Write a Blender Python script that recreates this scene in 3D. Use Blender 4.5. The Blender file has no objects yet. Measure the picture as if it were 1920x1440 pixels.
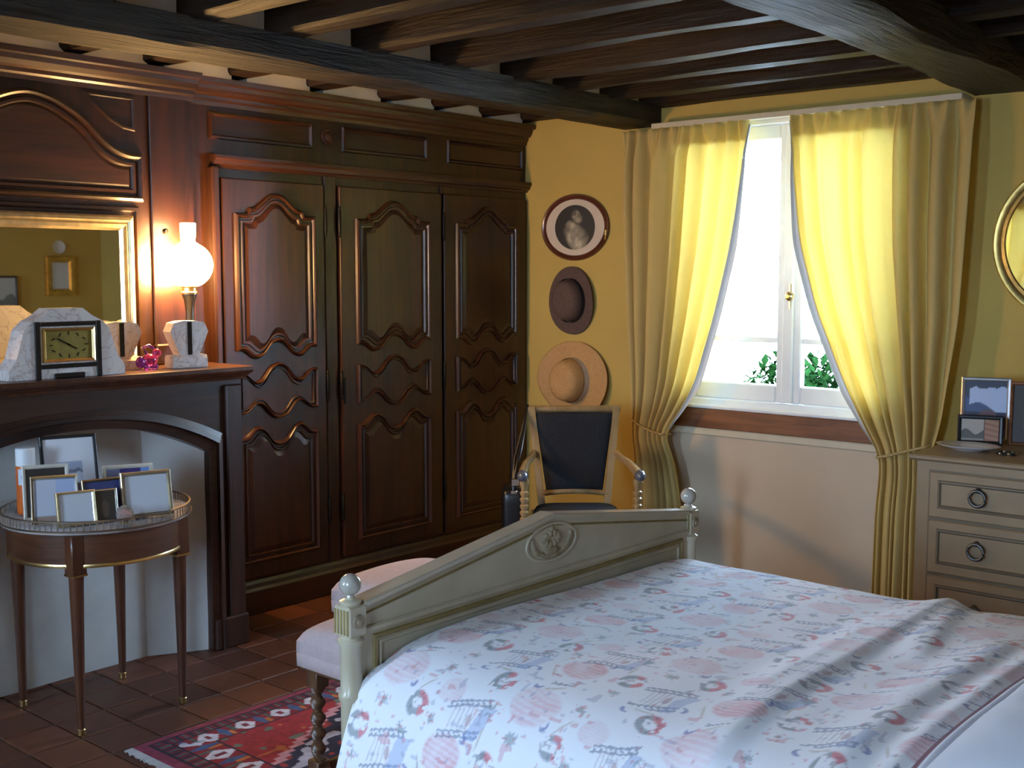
import bpy, bmesh, math, random
import numpy as np
from mathutils import Vector, Matrix, noise as mnoise

random.seed(7)
R = math.radians
PI = math.pi
scene = bpy.context.scene
C = scene.collection

# ------------------------------------------------------------------ camera
cam_d = bpy.data.cameras.new('camera')
cam = bpy.data.objects.new('camera', cam_d)
C.objects.link(cam)
cam.location = (4.36, -5.15, 1.55)
cam.rotation_euler = (R(90 - 5.33), 0, R(40.9))
cam_d.sensor_width = 36
cam_d.lens = 2200 / 1920 * 36
cam_d.clip_start = 0.05
scene.camera = cam
scene.cycles.max_bounces = 8

# ------------------------------------------------------------------ sky, exposure
SKY = 80.0
world = bpy.data.worlds.new('sky')
scene.world = world
world.use_nodes = True
bg = world.node_tree.nodes['Background']
bg.inputs['Color'].default_value = (0.50, 0.69, 1.0, 1)
bg.inputs['Strength'].default_value = SKY
vs = scene.view_settings
vs.view_transform = 'Standard'
vs.look = 'None'
vs.exposure = 0.0
vs.gamma = 1.0
vs.use_curve_mapping = False
LAMP = 190.0          # brightness of the opal lamp globe

def portal(name, loc, rot, sx, sz):
    l = bpy.data.lights.new(name, 'AREA')
    l.shape = 'RECTANGLE'; l.size = sx; l.size_y = sz
    l.cycles.is_portal = True
    o = bpy.data.objects.new(name, l); C.objects.link(o)
    o.location = loc; o.rotation_euler = rot
portal('sky_portal', (1.645, 0.36, 1.61), (R(90), 0, R(180)), 1.3, 1.5)
portal('sky_portal', (.75, -6.66, 1.6), (R(90), 0, 0), 1.25, 1.5)
portal('sky_portal', (3.28, -6.66, 1.6), (R(90), 0, 0), .76, 1.5)

# ------------------------------------------------------------------ colour helpers
def lin(c):
    return c / 12.92 if c <= 0.04045 else ((c + 0.055) / 1.055) ** 2.4
def srgb(r, g, b):
    return (lin(r / 255), lin(g / 255), lin(b / 255))

# ------------------------------------------------------------------ materials
def new_mat(name):
    m = bpy.data.materials.new(name)
    m.use_nodes = True
    nt = m.node_tree
    return m, nt, nt.nodes['Principled BSDF']

def plain(name, col, rough=0.5, metal=0.0, var=0.12, scale=12, coat=0.0, bump=0.0, spec=0.5):
    m, nt, p = new_mat(name)
    tc = nt.nodes.new('ShaderNodeTexCoord')
    n = nt.nodes.new('ShaderNodeTexNoise')
    n.inputs['Scale'].default_value = scale
    n.inputs['Detail'].default_value = 5
    nt.links.new(tc.outputs['Object'], n.inputs['Vector'])
    r = nt.nodes.new('ShaderNodeValToRGB')
    r.color_ramp.elements[0].position = 0.3
    r.color_ramp.elements[1].position = 0.7
    r.color_ramp.elements[0].color = tuple(c * (1 - var) for c in col) + (1,)
    r.color_ramp.elements[1].color = tuple(min(1, c * (1 + var)) for c in col) + (1,)
    nt.links.new(n.outputs['Fac'], r.inputs['Fac'])
    nt.links.new(r.outputs['Color'], p.inputs['Base Color'])
    p.inputs['Roughness'].default_value = rough
    p.inputs['Metallic'].default_value = metal
    p.inputs['Coat Weight'].default_value = coat
    p.inputs['Coat Roughness'].default_value = 0.15
    p.inputs['Specular IOR Level'].default_value = spec
    if bump:
        b = nt.nodes.new('ShaderNodeBump')
        b.inputs['Strength'].default_value = bump
        b.inputs['Distance'].default_value = 0.01
        nt.links.new(n.outputs['Fac'], b.inputs['Height'])
        nt.links.new(b.outputs['Normal'], p.inputs['Normal'])
    return m

def wood(name, dark, light, scale=(3, 3, 30), rough=0.4, coat=0.3, bump=0.15, big=1.5, spec=0.5, rel=0.004):
    """grain along the axis with the small scale"""
    m, nt, p = new_mat(name)
    tc = nt.nodes.new('ShaderNodeTexCoord')
    mp = nt.nodes.new('ShaderNodeMapping')
    mp.inputs['Scale'].default_value = scale
    nt.links.new(tc.outputs['Object'], mp.inputs['Vector'])
    n = nt.nodes.new('ShaderNodeTexNoise')
    n.inputs['Scale'].default_value = 1.6
    n.inputs['Detail'].default_value = 8
    n.inputs['Roughness'].default_value = 0.6
    n.inputs['Distortion'].default_value = 0.8
    nt.links.new(mp.outputs['Vector'], n.inputs['Vector'])
    n2 = nt.nodes.new('ShaderNodeTexNoise')
    n2.inputs['Scale'].default_value = big
    n2.inputs['Detail'].default_value = 3
    nt.links.new(tc.outputs['Object'], n2.inputs['Vector'])
    add = nt.nodes.new('ShaderNodeMath'); add.operation = 'MULTIPLY_ADD'
    add.inputs[1].default_value = 0.7
    nt.links.new(n.outputs['Fac'], add.inputs[0])
    mul = nt.nodes.new('ShaderNodeMath'); mul.operation = 'MULTIPLY'; mul.inputs[1].default_value = 0.3
    nt.links.new(n2.outputs['Fac'], mul.inputs[0])
    nt.links.new(mul.outputs[0], add.inputs[2])
    r = nt.nodes.new('ShaderNodeValToRGB')
    r.color_ramp.elements[0].position = 0.36
    r.color_ramp.elements[1].position = 0.66
    r.color_ramp.elements[0].color = tuple(dark) + (1,)
    r.color_ramp.elements[1].color = tuple(light) + (1,)
    nt.links.new(add.outputs[0], r.inputs['Fac'])
    nt.links.new(r.outputs['Color'], p.inputs['Base Color'])
    p.inputs['Roughness'].default_value = rough
    p.inputs['Coat Weight'].default_value = coat
    p.inputs['Coat Roughness'].default_value = 0.25
    p.inputs['Specular IOR Level'].default_value = spec
    b = nt.nodes.new('ShaderNodeBump')
    b.inputs['Strength'].default_value = bump
    b.inputs['Distance'].default_value = rel
    nt.links.new(n.outputs['Fac'], b.inputs['Height'])
    nt.links.new(b.outputs['Normal'], p.inputs['Normal'])
    return m

def painted(name, rough=0.6, coat=0.0, sheen=0.0):
    """colour comes from the mesh's own colour attribute (prints, weaving)"""
    m, nt, p = new_mat(name)
    a = nt.nodes.new('ShaderNodeAttribute')
    a.attribute_name = 'Col'
    nt.links.new(a.outputs['Color'], p.inputs['Base Color'])
    p.inputs['Roughness'].default_value = rough
    p.inputs['Coat Weight'].default_value = coat
    p.inputs['Coat Roughness'].default_value = 0.03
    p.inputs['Sheen Weight'].default_value = sheen
    return m

M = {}
M['wall'] = plain('ochre_wall_paint', (0.54, 0.375, 0.105), 0.85, var=0.05, scale=2.5, bump=0.08, spec=0.2)
M['plaster'] = plain('white_plaster', (0.82, 0.79, 0.74), 0.9, var=0.08, scale=5, bump=0.2, spec=0.2)
M['hearth'] = plain('hearth_plaster', (0.62, 0.62, 0.60), 0.9, var=0.10, scale=6, bump=0.35, spec=0.2)
M['ceil'] = plain('ceiling_plaster', (0.66, 0.62, 0.54), 0.9, var=0.08, scale=6, bump=0.2, spec=0.2)
M['joist'] = wood('joist_oak', (0.007, 0.0033, 0.0018), (0.030, 0.0132, 0.0066), (1.5, 22, 22), 0.55, 0.0, 0.8, spec=0.25, rel=0.012, big=3)
M['beam'] = wood('old_beam_oak', (0.006, 0.0045, 0.0032), (0.046, 0.031, 0.019), (18, 1.5, 18), 0.6, 0.0, 1.0, spec=0.3, rel=0.02, big=4)
M['oak'] = wood('wardrobe_walnut', (0.015, 0.0045, 0.0020), (0.060, 0.0170, 0.0062), (14, 14, 1.2), 0.42, 0.32, 0.12)
M['oakh'] = wood('wardrobe_walnut_rail', (0.015, 0.0045, 0.0020), (0.060, 0.0170, 0.0062), (14, 1.2, 14), 0.42, 0.32, 0.12)
M['table'] = wood('table_mahogany', (0.040, 0.0135, 0.006), (0.125, 0.042, 0.018), (14, 14, 1.4), 0.35, 0.4, 0.08)
M['sillwood'] = wood('sill_oak', (0.11, 0.038, 0.014), (0.30, 0.115, 0.045), (1.5, 14, 14), 0.4, 0.3, 0.15)
M['twist'] = wood('stool_oak', (0.05, 0.022, 0.010), (0.17, 0.080, 0.036), (10, 10, 3), 0.4, 0.3, 0.1)
M['bedpaint'] = plain('bed_paint', (0.50, 0.44, 0.31), 0.42, var=0.10, scale=9, coat=0.35, bump=0.05)
M['bedline'] = plain('bed_gilt_line', (0.26, 0.19, 0.07), 0.45, var=0.2, scale=20)
M['chest'] = plain('chest_paint', (0.29, 0.20, 0.105), 0.5, var=0.10, scale=8, coat=0.1)
M['chestdark'] = plain('chest_gap_shade_and_moulding', (0.15, 0.118, 0.072), 0.55, var=0.1)  # darker chest tone for the mouldings and the painted-in gap shade
M['pewter'] = plain('pewter', (0.16, 0.16, 0.15), 0.4, 0.9, var=0.2)
M['iron'] = plain('black_iron', (0.012, 0.011, 0.010), 0.5, 0.6)
M['white'] = plain('white_window_paint', (0.80, 0.82, 0.84), 0.4, var=0.03)
M['beige'] = plain('beige_apron_paint', (0.60, 0.49, 0.36), 0.85, var=0.04, scale=3, spec=0.2)
M['cream'] = plain('cream_trim_paint', (0.62, 0.55, 0.40), 0.5, var=0.05)
M['gold'] = plain('gilt_frame', (0.62, 0.42, 0.13), 0.32, 0.85, var=0.25, scale=25)
M['palegold'] = plain('worn_silver_gilt', (0.66, 0.55, 0.32), 0.3, 0.8, var=0.2, scale=25)
M['brass'] = plain('brass', (0.72, 0.53, 0.24), 0.28, 1.0, var=0.15)
M['silver'] = plain('silver', (0.78, 0.77, 0.75), 0.22, 1.0, var=0.08)
M['blackwood'] = plain('black_lacquer', (0.012, 0.012, 0.014), 0.3, var=0.1)
M['bluecloth'] = plain('charcoal_blue_cloth', (0.022, 0.024, 0.030), 0.85, var=0.25, scale=160, spec=0.2)
M['chairwood'] = wood('chair_beech', (0.24, 0.15, 0.06), (0.44, 0.30, 0.14), (10, 10, 1.6), 0.3, 0.5, 0.06)
M['leather'] = plain('black_leather', (0.008, 0.008, 0.009), 0.35, var=0.3, scale=40, coat=0.2)
M['pink'] = plain('pale_pink_linen', (0.47, 0.37, 0.36), 0.9, var=0.05, scale=60, bump=0.05, spec=0.2)
M['straw'] = plain('straw', (0.50, 0.285, 0.11), 0.7, var=0.10, scale=70, bump=0.25)
M['felt'] = plain('brown_felt', (0.115, 0.075, 0.062), 0.95, var=0.15, scale=50, spec=0.1)
M['feltband'] = plain('dark_hat_ribbon', (0.022, 0.020, 0.024), 0.7)
M['ribbon'] = plain('pale_hat_ribbon', (0.55, 0.50, 0.42), 0.6)
M['mat'] = plain('ivory_mount', (0.62, 0.52, 0.42), 0.8, var=0.03)
M['mahog'] = plain('oval_frame_mahogany', (0.10, 0.026, 0.012), 0.3, var=0.25, scale=14, coat=0.5)
M['black_stone'] = plain('black_marble', (0.014, 0.014, 0.016), 0.2, var=0.2, coat=0.3)
M['lampgreen'] = plain('dark_green_glaze', (0.006, 0.022, 0.016), 0.08, var=0.3, coat=1.0)
M['stemdark'] = plain('lamp_stem_bronze', (0.07, 0.06, 0.05), 0.35, 0.7)
M['orange'] = plain('orange_label', (0.62, 0.13, 0.02), 0.4, var=0.1)
M['capwhite'] = plain('white_plastic', (0.80, 0.82, 0.85), 0.35, var=0.02)
M['porcelain'] = plain('white_porcelain', (0.72, 0.72, 0.75), 0.12, var=0.04, coat=0.6)
M['sheet'] = plain('white_cotton', (0.68, 0.70, 0.76), 0.9, var=0.04, scale=7, spec=0.2)
M['cordm'] = plain('tie_cord', (0.45, 0.33, 0.14), 0.8, var=0.2, scale=80)
M['spread'] = painted('printed_cotton', 0.88, sheen=0.1)
M['rug'] = painted('woven_wool', 0.95)
M['print'] = painted('framed_print', 0.5, coat=0.8)
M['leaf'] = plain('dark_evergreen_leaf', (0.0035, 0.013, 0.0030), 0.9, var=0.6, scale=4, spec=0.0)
M['bark'] = plain('bark', (0.10, 0.07, 0.05), 0.9, var=0.3)
M['gravel'] = plain('pale_gravel', (0.70, 0.67, 0.62), 0.95, var=0.1, scale=20)

def marble_mat():
    m, nt, p = new_mat('veined_marble')
    tc = nt.nodes.new('ShaderNodeTexCoord')
    n = nt.nodes.new('ShaderNodeTexNoise')
    n.inputs['Scale'].default_value = 9; n.inputs['Detail'].default_value = 9
    n.inputs['Distortion'].default_value = 2.2
    nt.links.new(tc.outputs['Object'], n.inputs['Vector'])
    r = nt.nodes.new('ShaderNodeValToRGB')
    e = r.color_ramp.elements
    e[0].position = 0.40; e[0].color = (0.70, 0.66, 0.63, 1)
    e[1].position = 0.60; e[1].color = (0.68, 0.62, 0.58, 1)
    for pos, c in ((0.47, (0.66, 0.60, 0.57, 1)), (0.495, (0.46, 0.37, 0.34, 1)), (0.52, (0.70, 0.65, 0.62, 1))):
        k = e.new(pos); k.color = c
    nt.links.new(n.outputs['Fac'], r.inputs['Fac'])
    nt.links.new(r.outputs['Color'], p.inputs['Base Color'])
    p.inputs['Roughness'].default_value = 0.22
    return m
M['marble'] = marble_mat()

def tile_mat():
    m, nt, p = new_mat('terracotta_tile')
    oi = nt.nodes.new('ShaderNodeObjectInfo')
    tc = nt.nodes.new('ShaderNodeTexCoord')
    n = nt.nodes.new('ShaderNodeTexNoise'); n.inputs['Scale'].default_value = 16; n.inputs['Detail'].default_value = 6
    nt.links.new(tc.outputs['Object'], n.inputs['Vector'])
    mx = nt.nodes.new('ShaderNodeMath'); mx.operation = 'MULTIPLY_ADD'; mx.inputs[1].default_value = 0.55
    nt.links.new(oi.outputs['Random'], mx.inputs[0])
    ml = nt.nodes.new('ShaderNodeMath'); ml.operation = 'MULTIPLY'; ml.inputs[1].default_value = 0.5
    nt.links.new(n.outputs['Fac'], ml.inputs[0])
    nt.links.new(ml.outputs[0], mx.inputs[2])
    r = nt.nodes.new('ShaderNodeValToRGB')
    e = r.color_ramp.elements
    e[0].position = 0.12; e[0].color = (0.065, 0.022, 0.012, 1)
    e[1].position = 0.9; e[1].color = (0.20, 0.060, 0.024, 1)
    k = e.new(0.5); k.color = (0.115, 0.036, 0.016, 1)
    nt.links.new(mx.outputs[0], r.inputs['Fac'])
    nt.links.new(r.outputs['Color'], p.inputs['Base Color'])
    p.inputs['Roughness'].default_value = 0.5
    return m
M['tile'] = tile_mat()
M['grout'] = plain('tile_joint', (0.12, 0.085, 0.065), 0.95, var=0.2, scale=30)

def glass_mat(name, tint=(1, 1, 1), rough=0.0):
    m = bpy.data.materials.new(name); m.use_nodes = True
    nt = m.node_tree; nt.nodes.clear()
    o = nt.nodes.new('ShaderNodeOutputMaterial')
    t = nt.nodes.new('ShaderNodeBsdfTransparent'); t.inputs['Color'].default_value = tint + (1,)
    g = nt.nodes.new('ShaderNodeBsdfGlossy'); g.inputs['Roughness'].default_value = rough
    f = nt.nodes.new('ShaderNodeFresnel'); f.inputs['IOR'].default_value = 1.45
    mx = nt.nodes.new('ShaderNodeMixShader')
    nt.links.new(f.outputs[0], mx.inputs[0]); nt.links.new(t.outputs[0], mx.inputs[1]); nt.links.new(g.outputs[0], mx.inputs[2])
    nt.links.new(mx.outputs[0], o.inputs[0])
    return m
M['pane'] = glass_mat('window_glass', (0.97, 0.99, 0.98))

def mirror_mat():
    m, nt, p = new_mat('mirror_glass')
    p.inputs['Base Color'].default_value = (0.80, 0.80, 0.74, 1)
    p.inputs['Metallic'].default_value = 1
    p.inputs['Roughness'].default_value = 0.02
    return m
M['mirror'] = mirror_mat()

def solid_glass(name, col):
    m, nt, p = new_mat(name)
    p.inputs['Base Color'].default_value = col + (1,)
    p.inputs['Transmission Weight'].default_value = 0.85
    p.inputs['Roughness'].default_value = 0.05
    p.inputs['IOR'].default_value = 1.5
    return m
M['pinkglass'] = solid_glass('pink_glass', (0.85, 0.12, 0.55))
M['purpleglass'] = solid_glass('violet_glass', (0.42, 0.12, 0.85))
M['clearglass'] = solid_glass('clear_glass', (0.9, 0.85, 0.8))

def emit_mat(name, col, s):
    m = bpy.data.materials.new(name); m.use_nodes = True
    nt = m.node_tree; nt.nodes.clear()
    o = nt.nodes.new('ShaderNodeOutputMaterial')
    e = nt.nodes.new('ShaderNodeEmission')
    e.inputs['Color'].default_value = col + (1,); e.inputs['Strength'].default_value = s
    nt.links.new(e.outputs[0], o.inputs[0])
    return m
M['globe'] = emit_mat('lit_opal_glass', (1.0, 0.58, 0.21), LAMP)
M['chimney'] = emit_mat('lit_lamp_chimney', (1.0, 0.66, 0.32), LAMP * 0.35)

def curtain_mat():
    m = bpy.data.materials.new('yellow_curtain_cotton'); m.use_nodes = True
    nt = m.node_tree; nt.nodes.clear()
    o = nt.nodes.new('ShaderNodeOutputMaterial')
    tc = nt.nodes.new('ShaderNodeTexCoord')
    n = nt.nodes.new('ShaderNodeTexNoise'); n.inputs['Scale'].default_value = 40; n.inputs['Detail'].default_value = 4
    nt.links.new(tc.outputs['Object'], n.inputs['Vector'])
    r = nt.nodes.new('ShaderNodeValToRGB')
    r.color_ramp.elements[0].color = (0.66, 0.50, 0.20, 1); r.color_ramp.elements[1].color = (0.74, 0.57, 0.25, 1)
    nt.links.new(n.outputs['Fac'], r.inputs['Fac'])
    d = nt.nodes.new('ShaderNodeBsdfDiffuse')
    nt.links.new(r.outputs['Color'], d.inputs['Color'])
    t = nt.nodes.new('ShaderNodeBsdfTranslucent'); t.inputs['Color'].default_value = (0.93, 0.83, 0.42, 1)
    mx = nt.nodes.new('ShaderNodeMixShader'); mx.inputs[0].default_value = 0.34
    nt.links.new(d.outputs[0], mx.inputs[1]); nt.links.new(t.outputs[0], mx.inputs[2])
    nt.links.new(mx.outputs[0], o.inputs[0])
    return m
M['curtain'] = curtain_mat()
def lining_mat():
    m = bpy.data.materials.new('white_lining_cotton'); m.use_nodes = True
    nt = m.node_tree; nt.nodes.clear()
    o = nt.nodes.new('ShaderNodeOutputMaterial')
    d = nt.nodes.new('ShaderNodeBsdfDiffuse'); d.inputs['Color'].default_value = (.72, .72, .70, 1)
    t = nt.nodes.new('ShaderNodeBsdfTranslucent'); t.inputs['Color'].default_value = (.75, .75, .72, 1)
    mx = nt.nodes.new('ShaderNodeMixShader'); mx.inputs[0].default_value = 0.012
    nt.links.new(d.outputs[0], mx.inputs[1]); nt.links.new(t.outputs[0], mx.inputs[2])
    nt.links.new(mx.outputs[0], o.inputs[0])
    return m
M['lining'] = lining_mat()

# ------------------------------------------------------------------ object helpers
def root_of(o):
    while o.parent is not None:
        o = o.parent
    return o

def obj(name, bm, mat, parent=None, smooth=False, world=False, kind=None):
    """link a bmesh as ONE object; world=True: coordinates are the room's, moved into the parent's frame"""
    bmesh.ops.recalc_face_normals(bm, faces=bm.faces)
    if world and parent is not None:
        bmesh.ops.translate(bm, verts=bm.verts, vec=-root_of(parent).location)
    me = bpy.data.meshes.new(name)
    bm.to_mesh(me); bm.free()
    if smooth:
        me.shade_smooth() if hasattr(me, 'shade_smooth') else None
    me.materials.append(mat if not isinstance(mat, str) else M[mat])
    o = bpy.data.objects.new(name, me)
    C.objects.link(o)
    if parent is not None:
        o.parent = parent
    if kind:
        o['kind'] = kind
    return o

def sharp(o, ang=40):
    """smooth shading with sharp creases"""
    me = o.data
    me.shade_smooth()
    me.set_sharp_from_angle(angle=R(ang))
    return o

def tag(o, label, cat, group=None):
    o['label'] = label; o['category'] = cat
    if group:
        o['group'] = group
    return o

def thing(name, label, cat, loc=(0, 0, 0), rotz=0, group=None):
    o = bpy.data.objects.new(name, None)
    C.objects.link(o)
    o.location = loc; o.rotation_euler = (0, 0, rotz)
    o.empty_display_size = 0.05
    tag(o, label, cat, group)
    return o

def struct(name, bm, mat, parent=None):
    o = obj(name, bm, mat, parent)
    o['kind'] = 'structure'
    return o

def BM():
    return bmesh.new()

def box(bm, x0, x1, y0, y1, z0, z1, bev=0.0, seg=1, mat=None):
    r = bmesh.ops.create_cube(bm, size=1)
    vs_ = r['verts']
    for v in vs_:
        v.co = Vector((x0 + (v.co.x + .5) * (x1 - x0), y0 + (v.co.y + .5) * (y1 - y0), z0 + (v.co.z + .5) * (z1 - z0)))
        if mat is not None:
            v.co = mat @ v.co
    if bev > 0:
        ed = list({e for v in vs_ for e in v.link_edges})
        bmesh.ops.bevel(bm, geom=ed, offset=bev, segments=seg, affect='EDGES', profile=0.5)
    return bm

def lathe(bm, prof, seg=24, mat=None, sx=1, sy=1, caps=True):
    mat = mat or Matrix()
    rings = []
    for r, z in prof:
        ring = [bm.verts.new(mat @ Vector((r * sx * math.cos(2 * PI * k / seg), r * sy * math.sin(2 * PI * k / seg), z))) for k in range(seg)]
        rings.append(ring)
    for a, b in zip(rings, rings[1:]):
        for k in range(seg):
            bm.faces.new((a[k], a[(k + 1) % seg], b[(k + 1) % seg], b[k]))
    if caps:
        if prof[0][0] > 1e-5: bm.faces.new(rings[0][::-1])
        if prof[-1][0] > 1e-5: bm.faces.new(rings[-1])
    return bm

def tube(bm, pts, r, seg=8, closed=False, rads=None):
    pts = [Vector(p) for p in pts]
    n = len(pts)
    rings = []
    up = Vector((0, 0, 1))
    for i, p in enumerate(pts):
        if closed:
            t = (pts[(i + 1) % n] - pts[i - 1]).normalized()
        else:
            t = (pts[min(i + 1, n - 1)] - pts[max(i - 1, 0)]).normalized()
        a = t.cross(up)
        if a.length < 1e-3: a = t.cross(Vector((1, 0, 0)))
        a.normalize(); b = t.cross(a).normalized()
        rr = rads[i] if rads else r
        rings.append([bm.verts.new(p + a * rr * math.cos(2 * PI * k / seg) + b * rr * math.sin(2 * PI * k / seg)) for k in range(seg)])
    m = n if closed else n - 1
    for i in range(m):
        a, b = rings[i], rings[(i + 1) % n]
        for k in range(seg):
            bm.faces.new((a[k], a[(k + 1) % seg], b[(k + 1) % seg], b[k]))
    if not closed:
        bm.faces.new(rings[0][::-1]); bm.faces.new(rings[-1])
    return bm

def ccw(pts):
    a = sum(p[0] * q[1] - q[0] * p[1] for p, q in zip(pts, pts[1:] + pts[:1]))
    return pts if a > 0 else pts[::-1]

def inset(pts, d):
    """offset a closed CCW outline inwards by d (mitred)"""
    n = len(pts); out = []
    for i in range(n):
        p0, p1, p2 = pts[i - 1], pts[i], pts[(i + 1) % n]
        e1 = Vector((p1[0] - p0[0], p1[1] - p0[1])); e2 = Vector((p2[0] - p1[0], p2[1] - p1[1]))
        if e1.length < 1e-9: e1 = e2
        if e2.length < 1e-9: e2 = e1
        e1.normalize(); e2.normalize()
        n1 = Vector((-e1.y, e1.x)); n2 = Vector((-e2.y, e2.x))
        m = (n1 + n2)
        if m.length < 1e-6: m = n1
        m.normalize()
        k = max(0.45, m.dot(n1))
        out.append((p1[0] + m.x * d / k, p1[1] + m.y * d / k))
    return out

def moulding(bm, outline, prof, frame, fill=True):
    """sweep prof [(inset, height)...] round a closed outline; frame(u,v,h)->xyz; the last ring is filled"""
    if callable(outline):                      # outline(d) gives the outline already inset by d
        get = outline
    else:
        base = ccw([tuple(p) for p in outline])
        get = lambda d: inset(base, d) if d else base
    rings = []
    for d, h in prof:
        rings.append([bm.verts.new(frame(u, v, h)) for u, v in get(d)])
    n = len(rings[0])
    for a, b in zip(rings, rings[1:]):
        for k in range(n):
            bm.faces.new((a[k], a[(k + 1) % n], b[(k + 1) % n], b[k]))
    if fill:
        bm.faces.new(rings[-1])
    return bm

def extrude_profile(bm, prof, y0, y1, axis='y'):
    """prof: closed list of (x,z); extruded along y (or (y,z) along x)"""
    f = (lambda p, t: (p[0], t, p[1])) if axis == 'y' else (lambda p, t: (t, p[0], p[1]))
    a = [bm.verts.new(f(p, y0)) for p in prof]
    b = [bm.verts.new(f(p, y1)) for p in prof]
    n = len(prof)
    for k in range(n):
        bm.faces.new((a[k], a[(k + 1) % n], b[(k + 1) % n], b[k]))
    bm.faces.new(a[::-1]); bm.faces.new(b)
    return bm

def prism(bm, outline, frame, h0, h1):
    a = [bm.verts.new(frame(u, v, h0)) for u, v in outline]
    b = [bm.verts.new(frame(u, v, h1)) for u, v in outline]
    n = len(outline)
    for k in range(n):
        bm.faces.new((a[k], a[(k + 1) % n], b[(k + 1) % n], b[k]))
    bm.faces.new(a[::-1]); bm.faces.new(b)
    return bm

def grid_obj(name, P, mat, parent=None, cols=None, smooth=True, close_u=False):
    """P: (nu, nv, 3) array"""
    nu, nv = P.shape[:2]
    idx = np.arange(nu * nv).reshape(nu, nv)
    a = idx[:-1, :-1].ravel(); b = idx[1:, :-1].ravel(); c = idx[1:, 1:].ravel(); d = idx[:-1, 1:].ravel()
    faces = np.stack([a, b, c, d], 1)
    if close_u:
        a = idx[-1, :-1]; b = idx[0, :-1]; c = idx[0, 1:]; d = idx[-1, 1:]
        faces = np.vstack([faces, np.stack([a, b, c, d], 1)])
    me = bpy.data.meshes.new(name)
    me.from_pydata(P.reshape(-1, 3).tolist(), [], faces.tolist())
    if smooth:
        me.shade_smooth()
    if cols is not None:
        at = me.color_attributes.new('Col', 'FLOAT_COLOR', 'POINT')
        rgba = np.ones((nu * nv, 4), dtype=np.float32)
        rgba[:, :3] = cols.reshape(-1, 3)
        at.data.foreach_set('color', rgba.ravel())
    me.materials.append(M[mat] if isinstance(mat, str) else mat)
    o = bpy.data.objects.new(name, me)
    C.objects.link(o)
    if parent is not None: o.parent = parent
    return o

def vnoise(x, y, s=0):
    """value noise on arrays"""
    xi = np.floor(x).astype(int); yi = np.floor(y).astype(int)
    xf = x - xi; yf = y - yi
    def h(a, b):
        v = np.sin(a * 127.1 + b * 311.7 + s * 74.7) * 43758.5453
        return v - np.floor(v)
    u = xf * xf * (3 - 2 * xf); w = yf * yf * (3 - 2 * yf)
    return (h(xi, yi) * (1 - u) + h(xi + 1, yi) * u) * (1 - w) + (h(xi, yi + 1) * (1 - u) + h(xi + 1, yi + 1) * u) * w

def smooth_curve(keys, n):
    """monotone-ish cosine/catmull sampling of (t, v) keys"""
    ts = [k[0] for k in keys]; v = [k[1] for k in keys]
    out = []
    for i in range(n):
        t = ts[0] + (ts[-1] - ts[0]) * i / (n - 1)
        j = 0
        while j < len(ts) - 2 and t > ts[j + 1]: j += 1
        f = (t - ts[j]) / (ts[j + 1] - ts[j])
        p0 = v[max(j - 1, 0)]; p1 = v[j]; p2 = v[j + 1]; p3 = v[min(j + 2, len(v) - 1)]
        m1 = (p2 - p0) / (ts[j + 1] - ts[max(j - 1, 0)]) * (ts[j + 1] - ts[j])
        m2 = (p3 - p1) / (ts[min(j + 2, len(v) - 1)] - ts[j]) * (ts[j + 1] - ts[j])
        f2, f3 = f * f, f * f * f
        out.append((t, (2 * f3 - 3 * f2 + 1) * p1 + (f3 - 2 * f2 + f) * m1 + (-2 * f3 + 3 * f2) * p2 + (f3 - f2) * m2))
    return out

# ================================================================== THE SETTING
CEIL = 2.515
XL, XR, YB = -0.60, 4.75, -6.30

# floor: joint bed + terracotta tiles
floor = struct('floor', box(BM(), XL, XR, YB, 0, -0.12, -0.006), 'grout')
TP = 0.185
tb = box(BM(), -TP / 2 + .004, TP / 2 - .004, -TP / 2 + .004, TP / 2 - .004, -0.02, 0, bev=0.003)
tile_me = None
cells = []
for i in range(int((XR + 0.02) / TP) + 1):
    for j in range(int(-YB / TP) + 1):
        x = 0.03 + (i + .5) * TP; y = -0.065 - (j - .5) * TP
        if x + TP / 2 > XR or y - TP / 2 < YB or y + TP / 2 > 0 or x - TP / 2 < -0.05: continue
        cells.append((x, y))
def seen_rank(c):
    x, y = c
    return max(0, x - 2.3) * 2 + max(0, 0.1 - x) + max(0, -1.2 - y if y < -4.0 else 0) + max(0, y + 1.3) * 2 + max(0, -3.9 - y) * 2 + 0.05 * math.hypot(x - .9, y + 2.7)
cells.sort(key=seen_rank)
rng = random.Random(3)
rest = BM()
for k, (x, y) in enumerate(cells):
    dz = rng.uniform(-.0015, .0005); ang = rng.uniform(-.008, .008)
    if k < 300:
        if tile_me is None:
            o = obj('tile', tb, 'tile', floor); tile_me = o.data
        else:
            o = bpy.data.objects.new('tile', tile_me); C.objects.link(o); o.parent = floor
        o.location = (x, y, dz); o.rotation_euler = (0, 0, ang)
    else:
        box(rest, x - TP / 2 + .004, x + TP / 2 - .004, y - TP / 2 + .004, y + TP / 2 - .004, -0.02, dz)
obj('tile_field', rest, 'tile', floor, kind='stuff')

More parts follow.
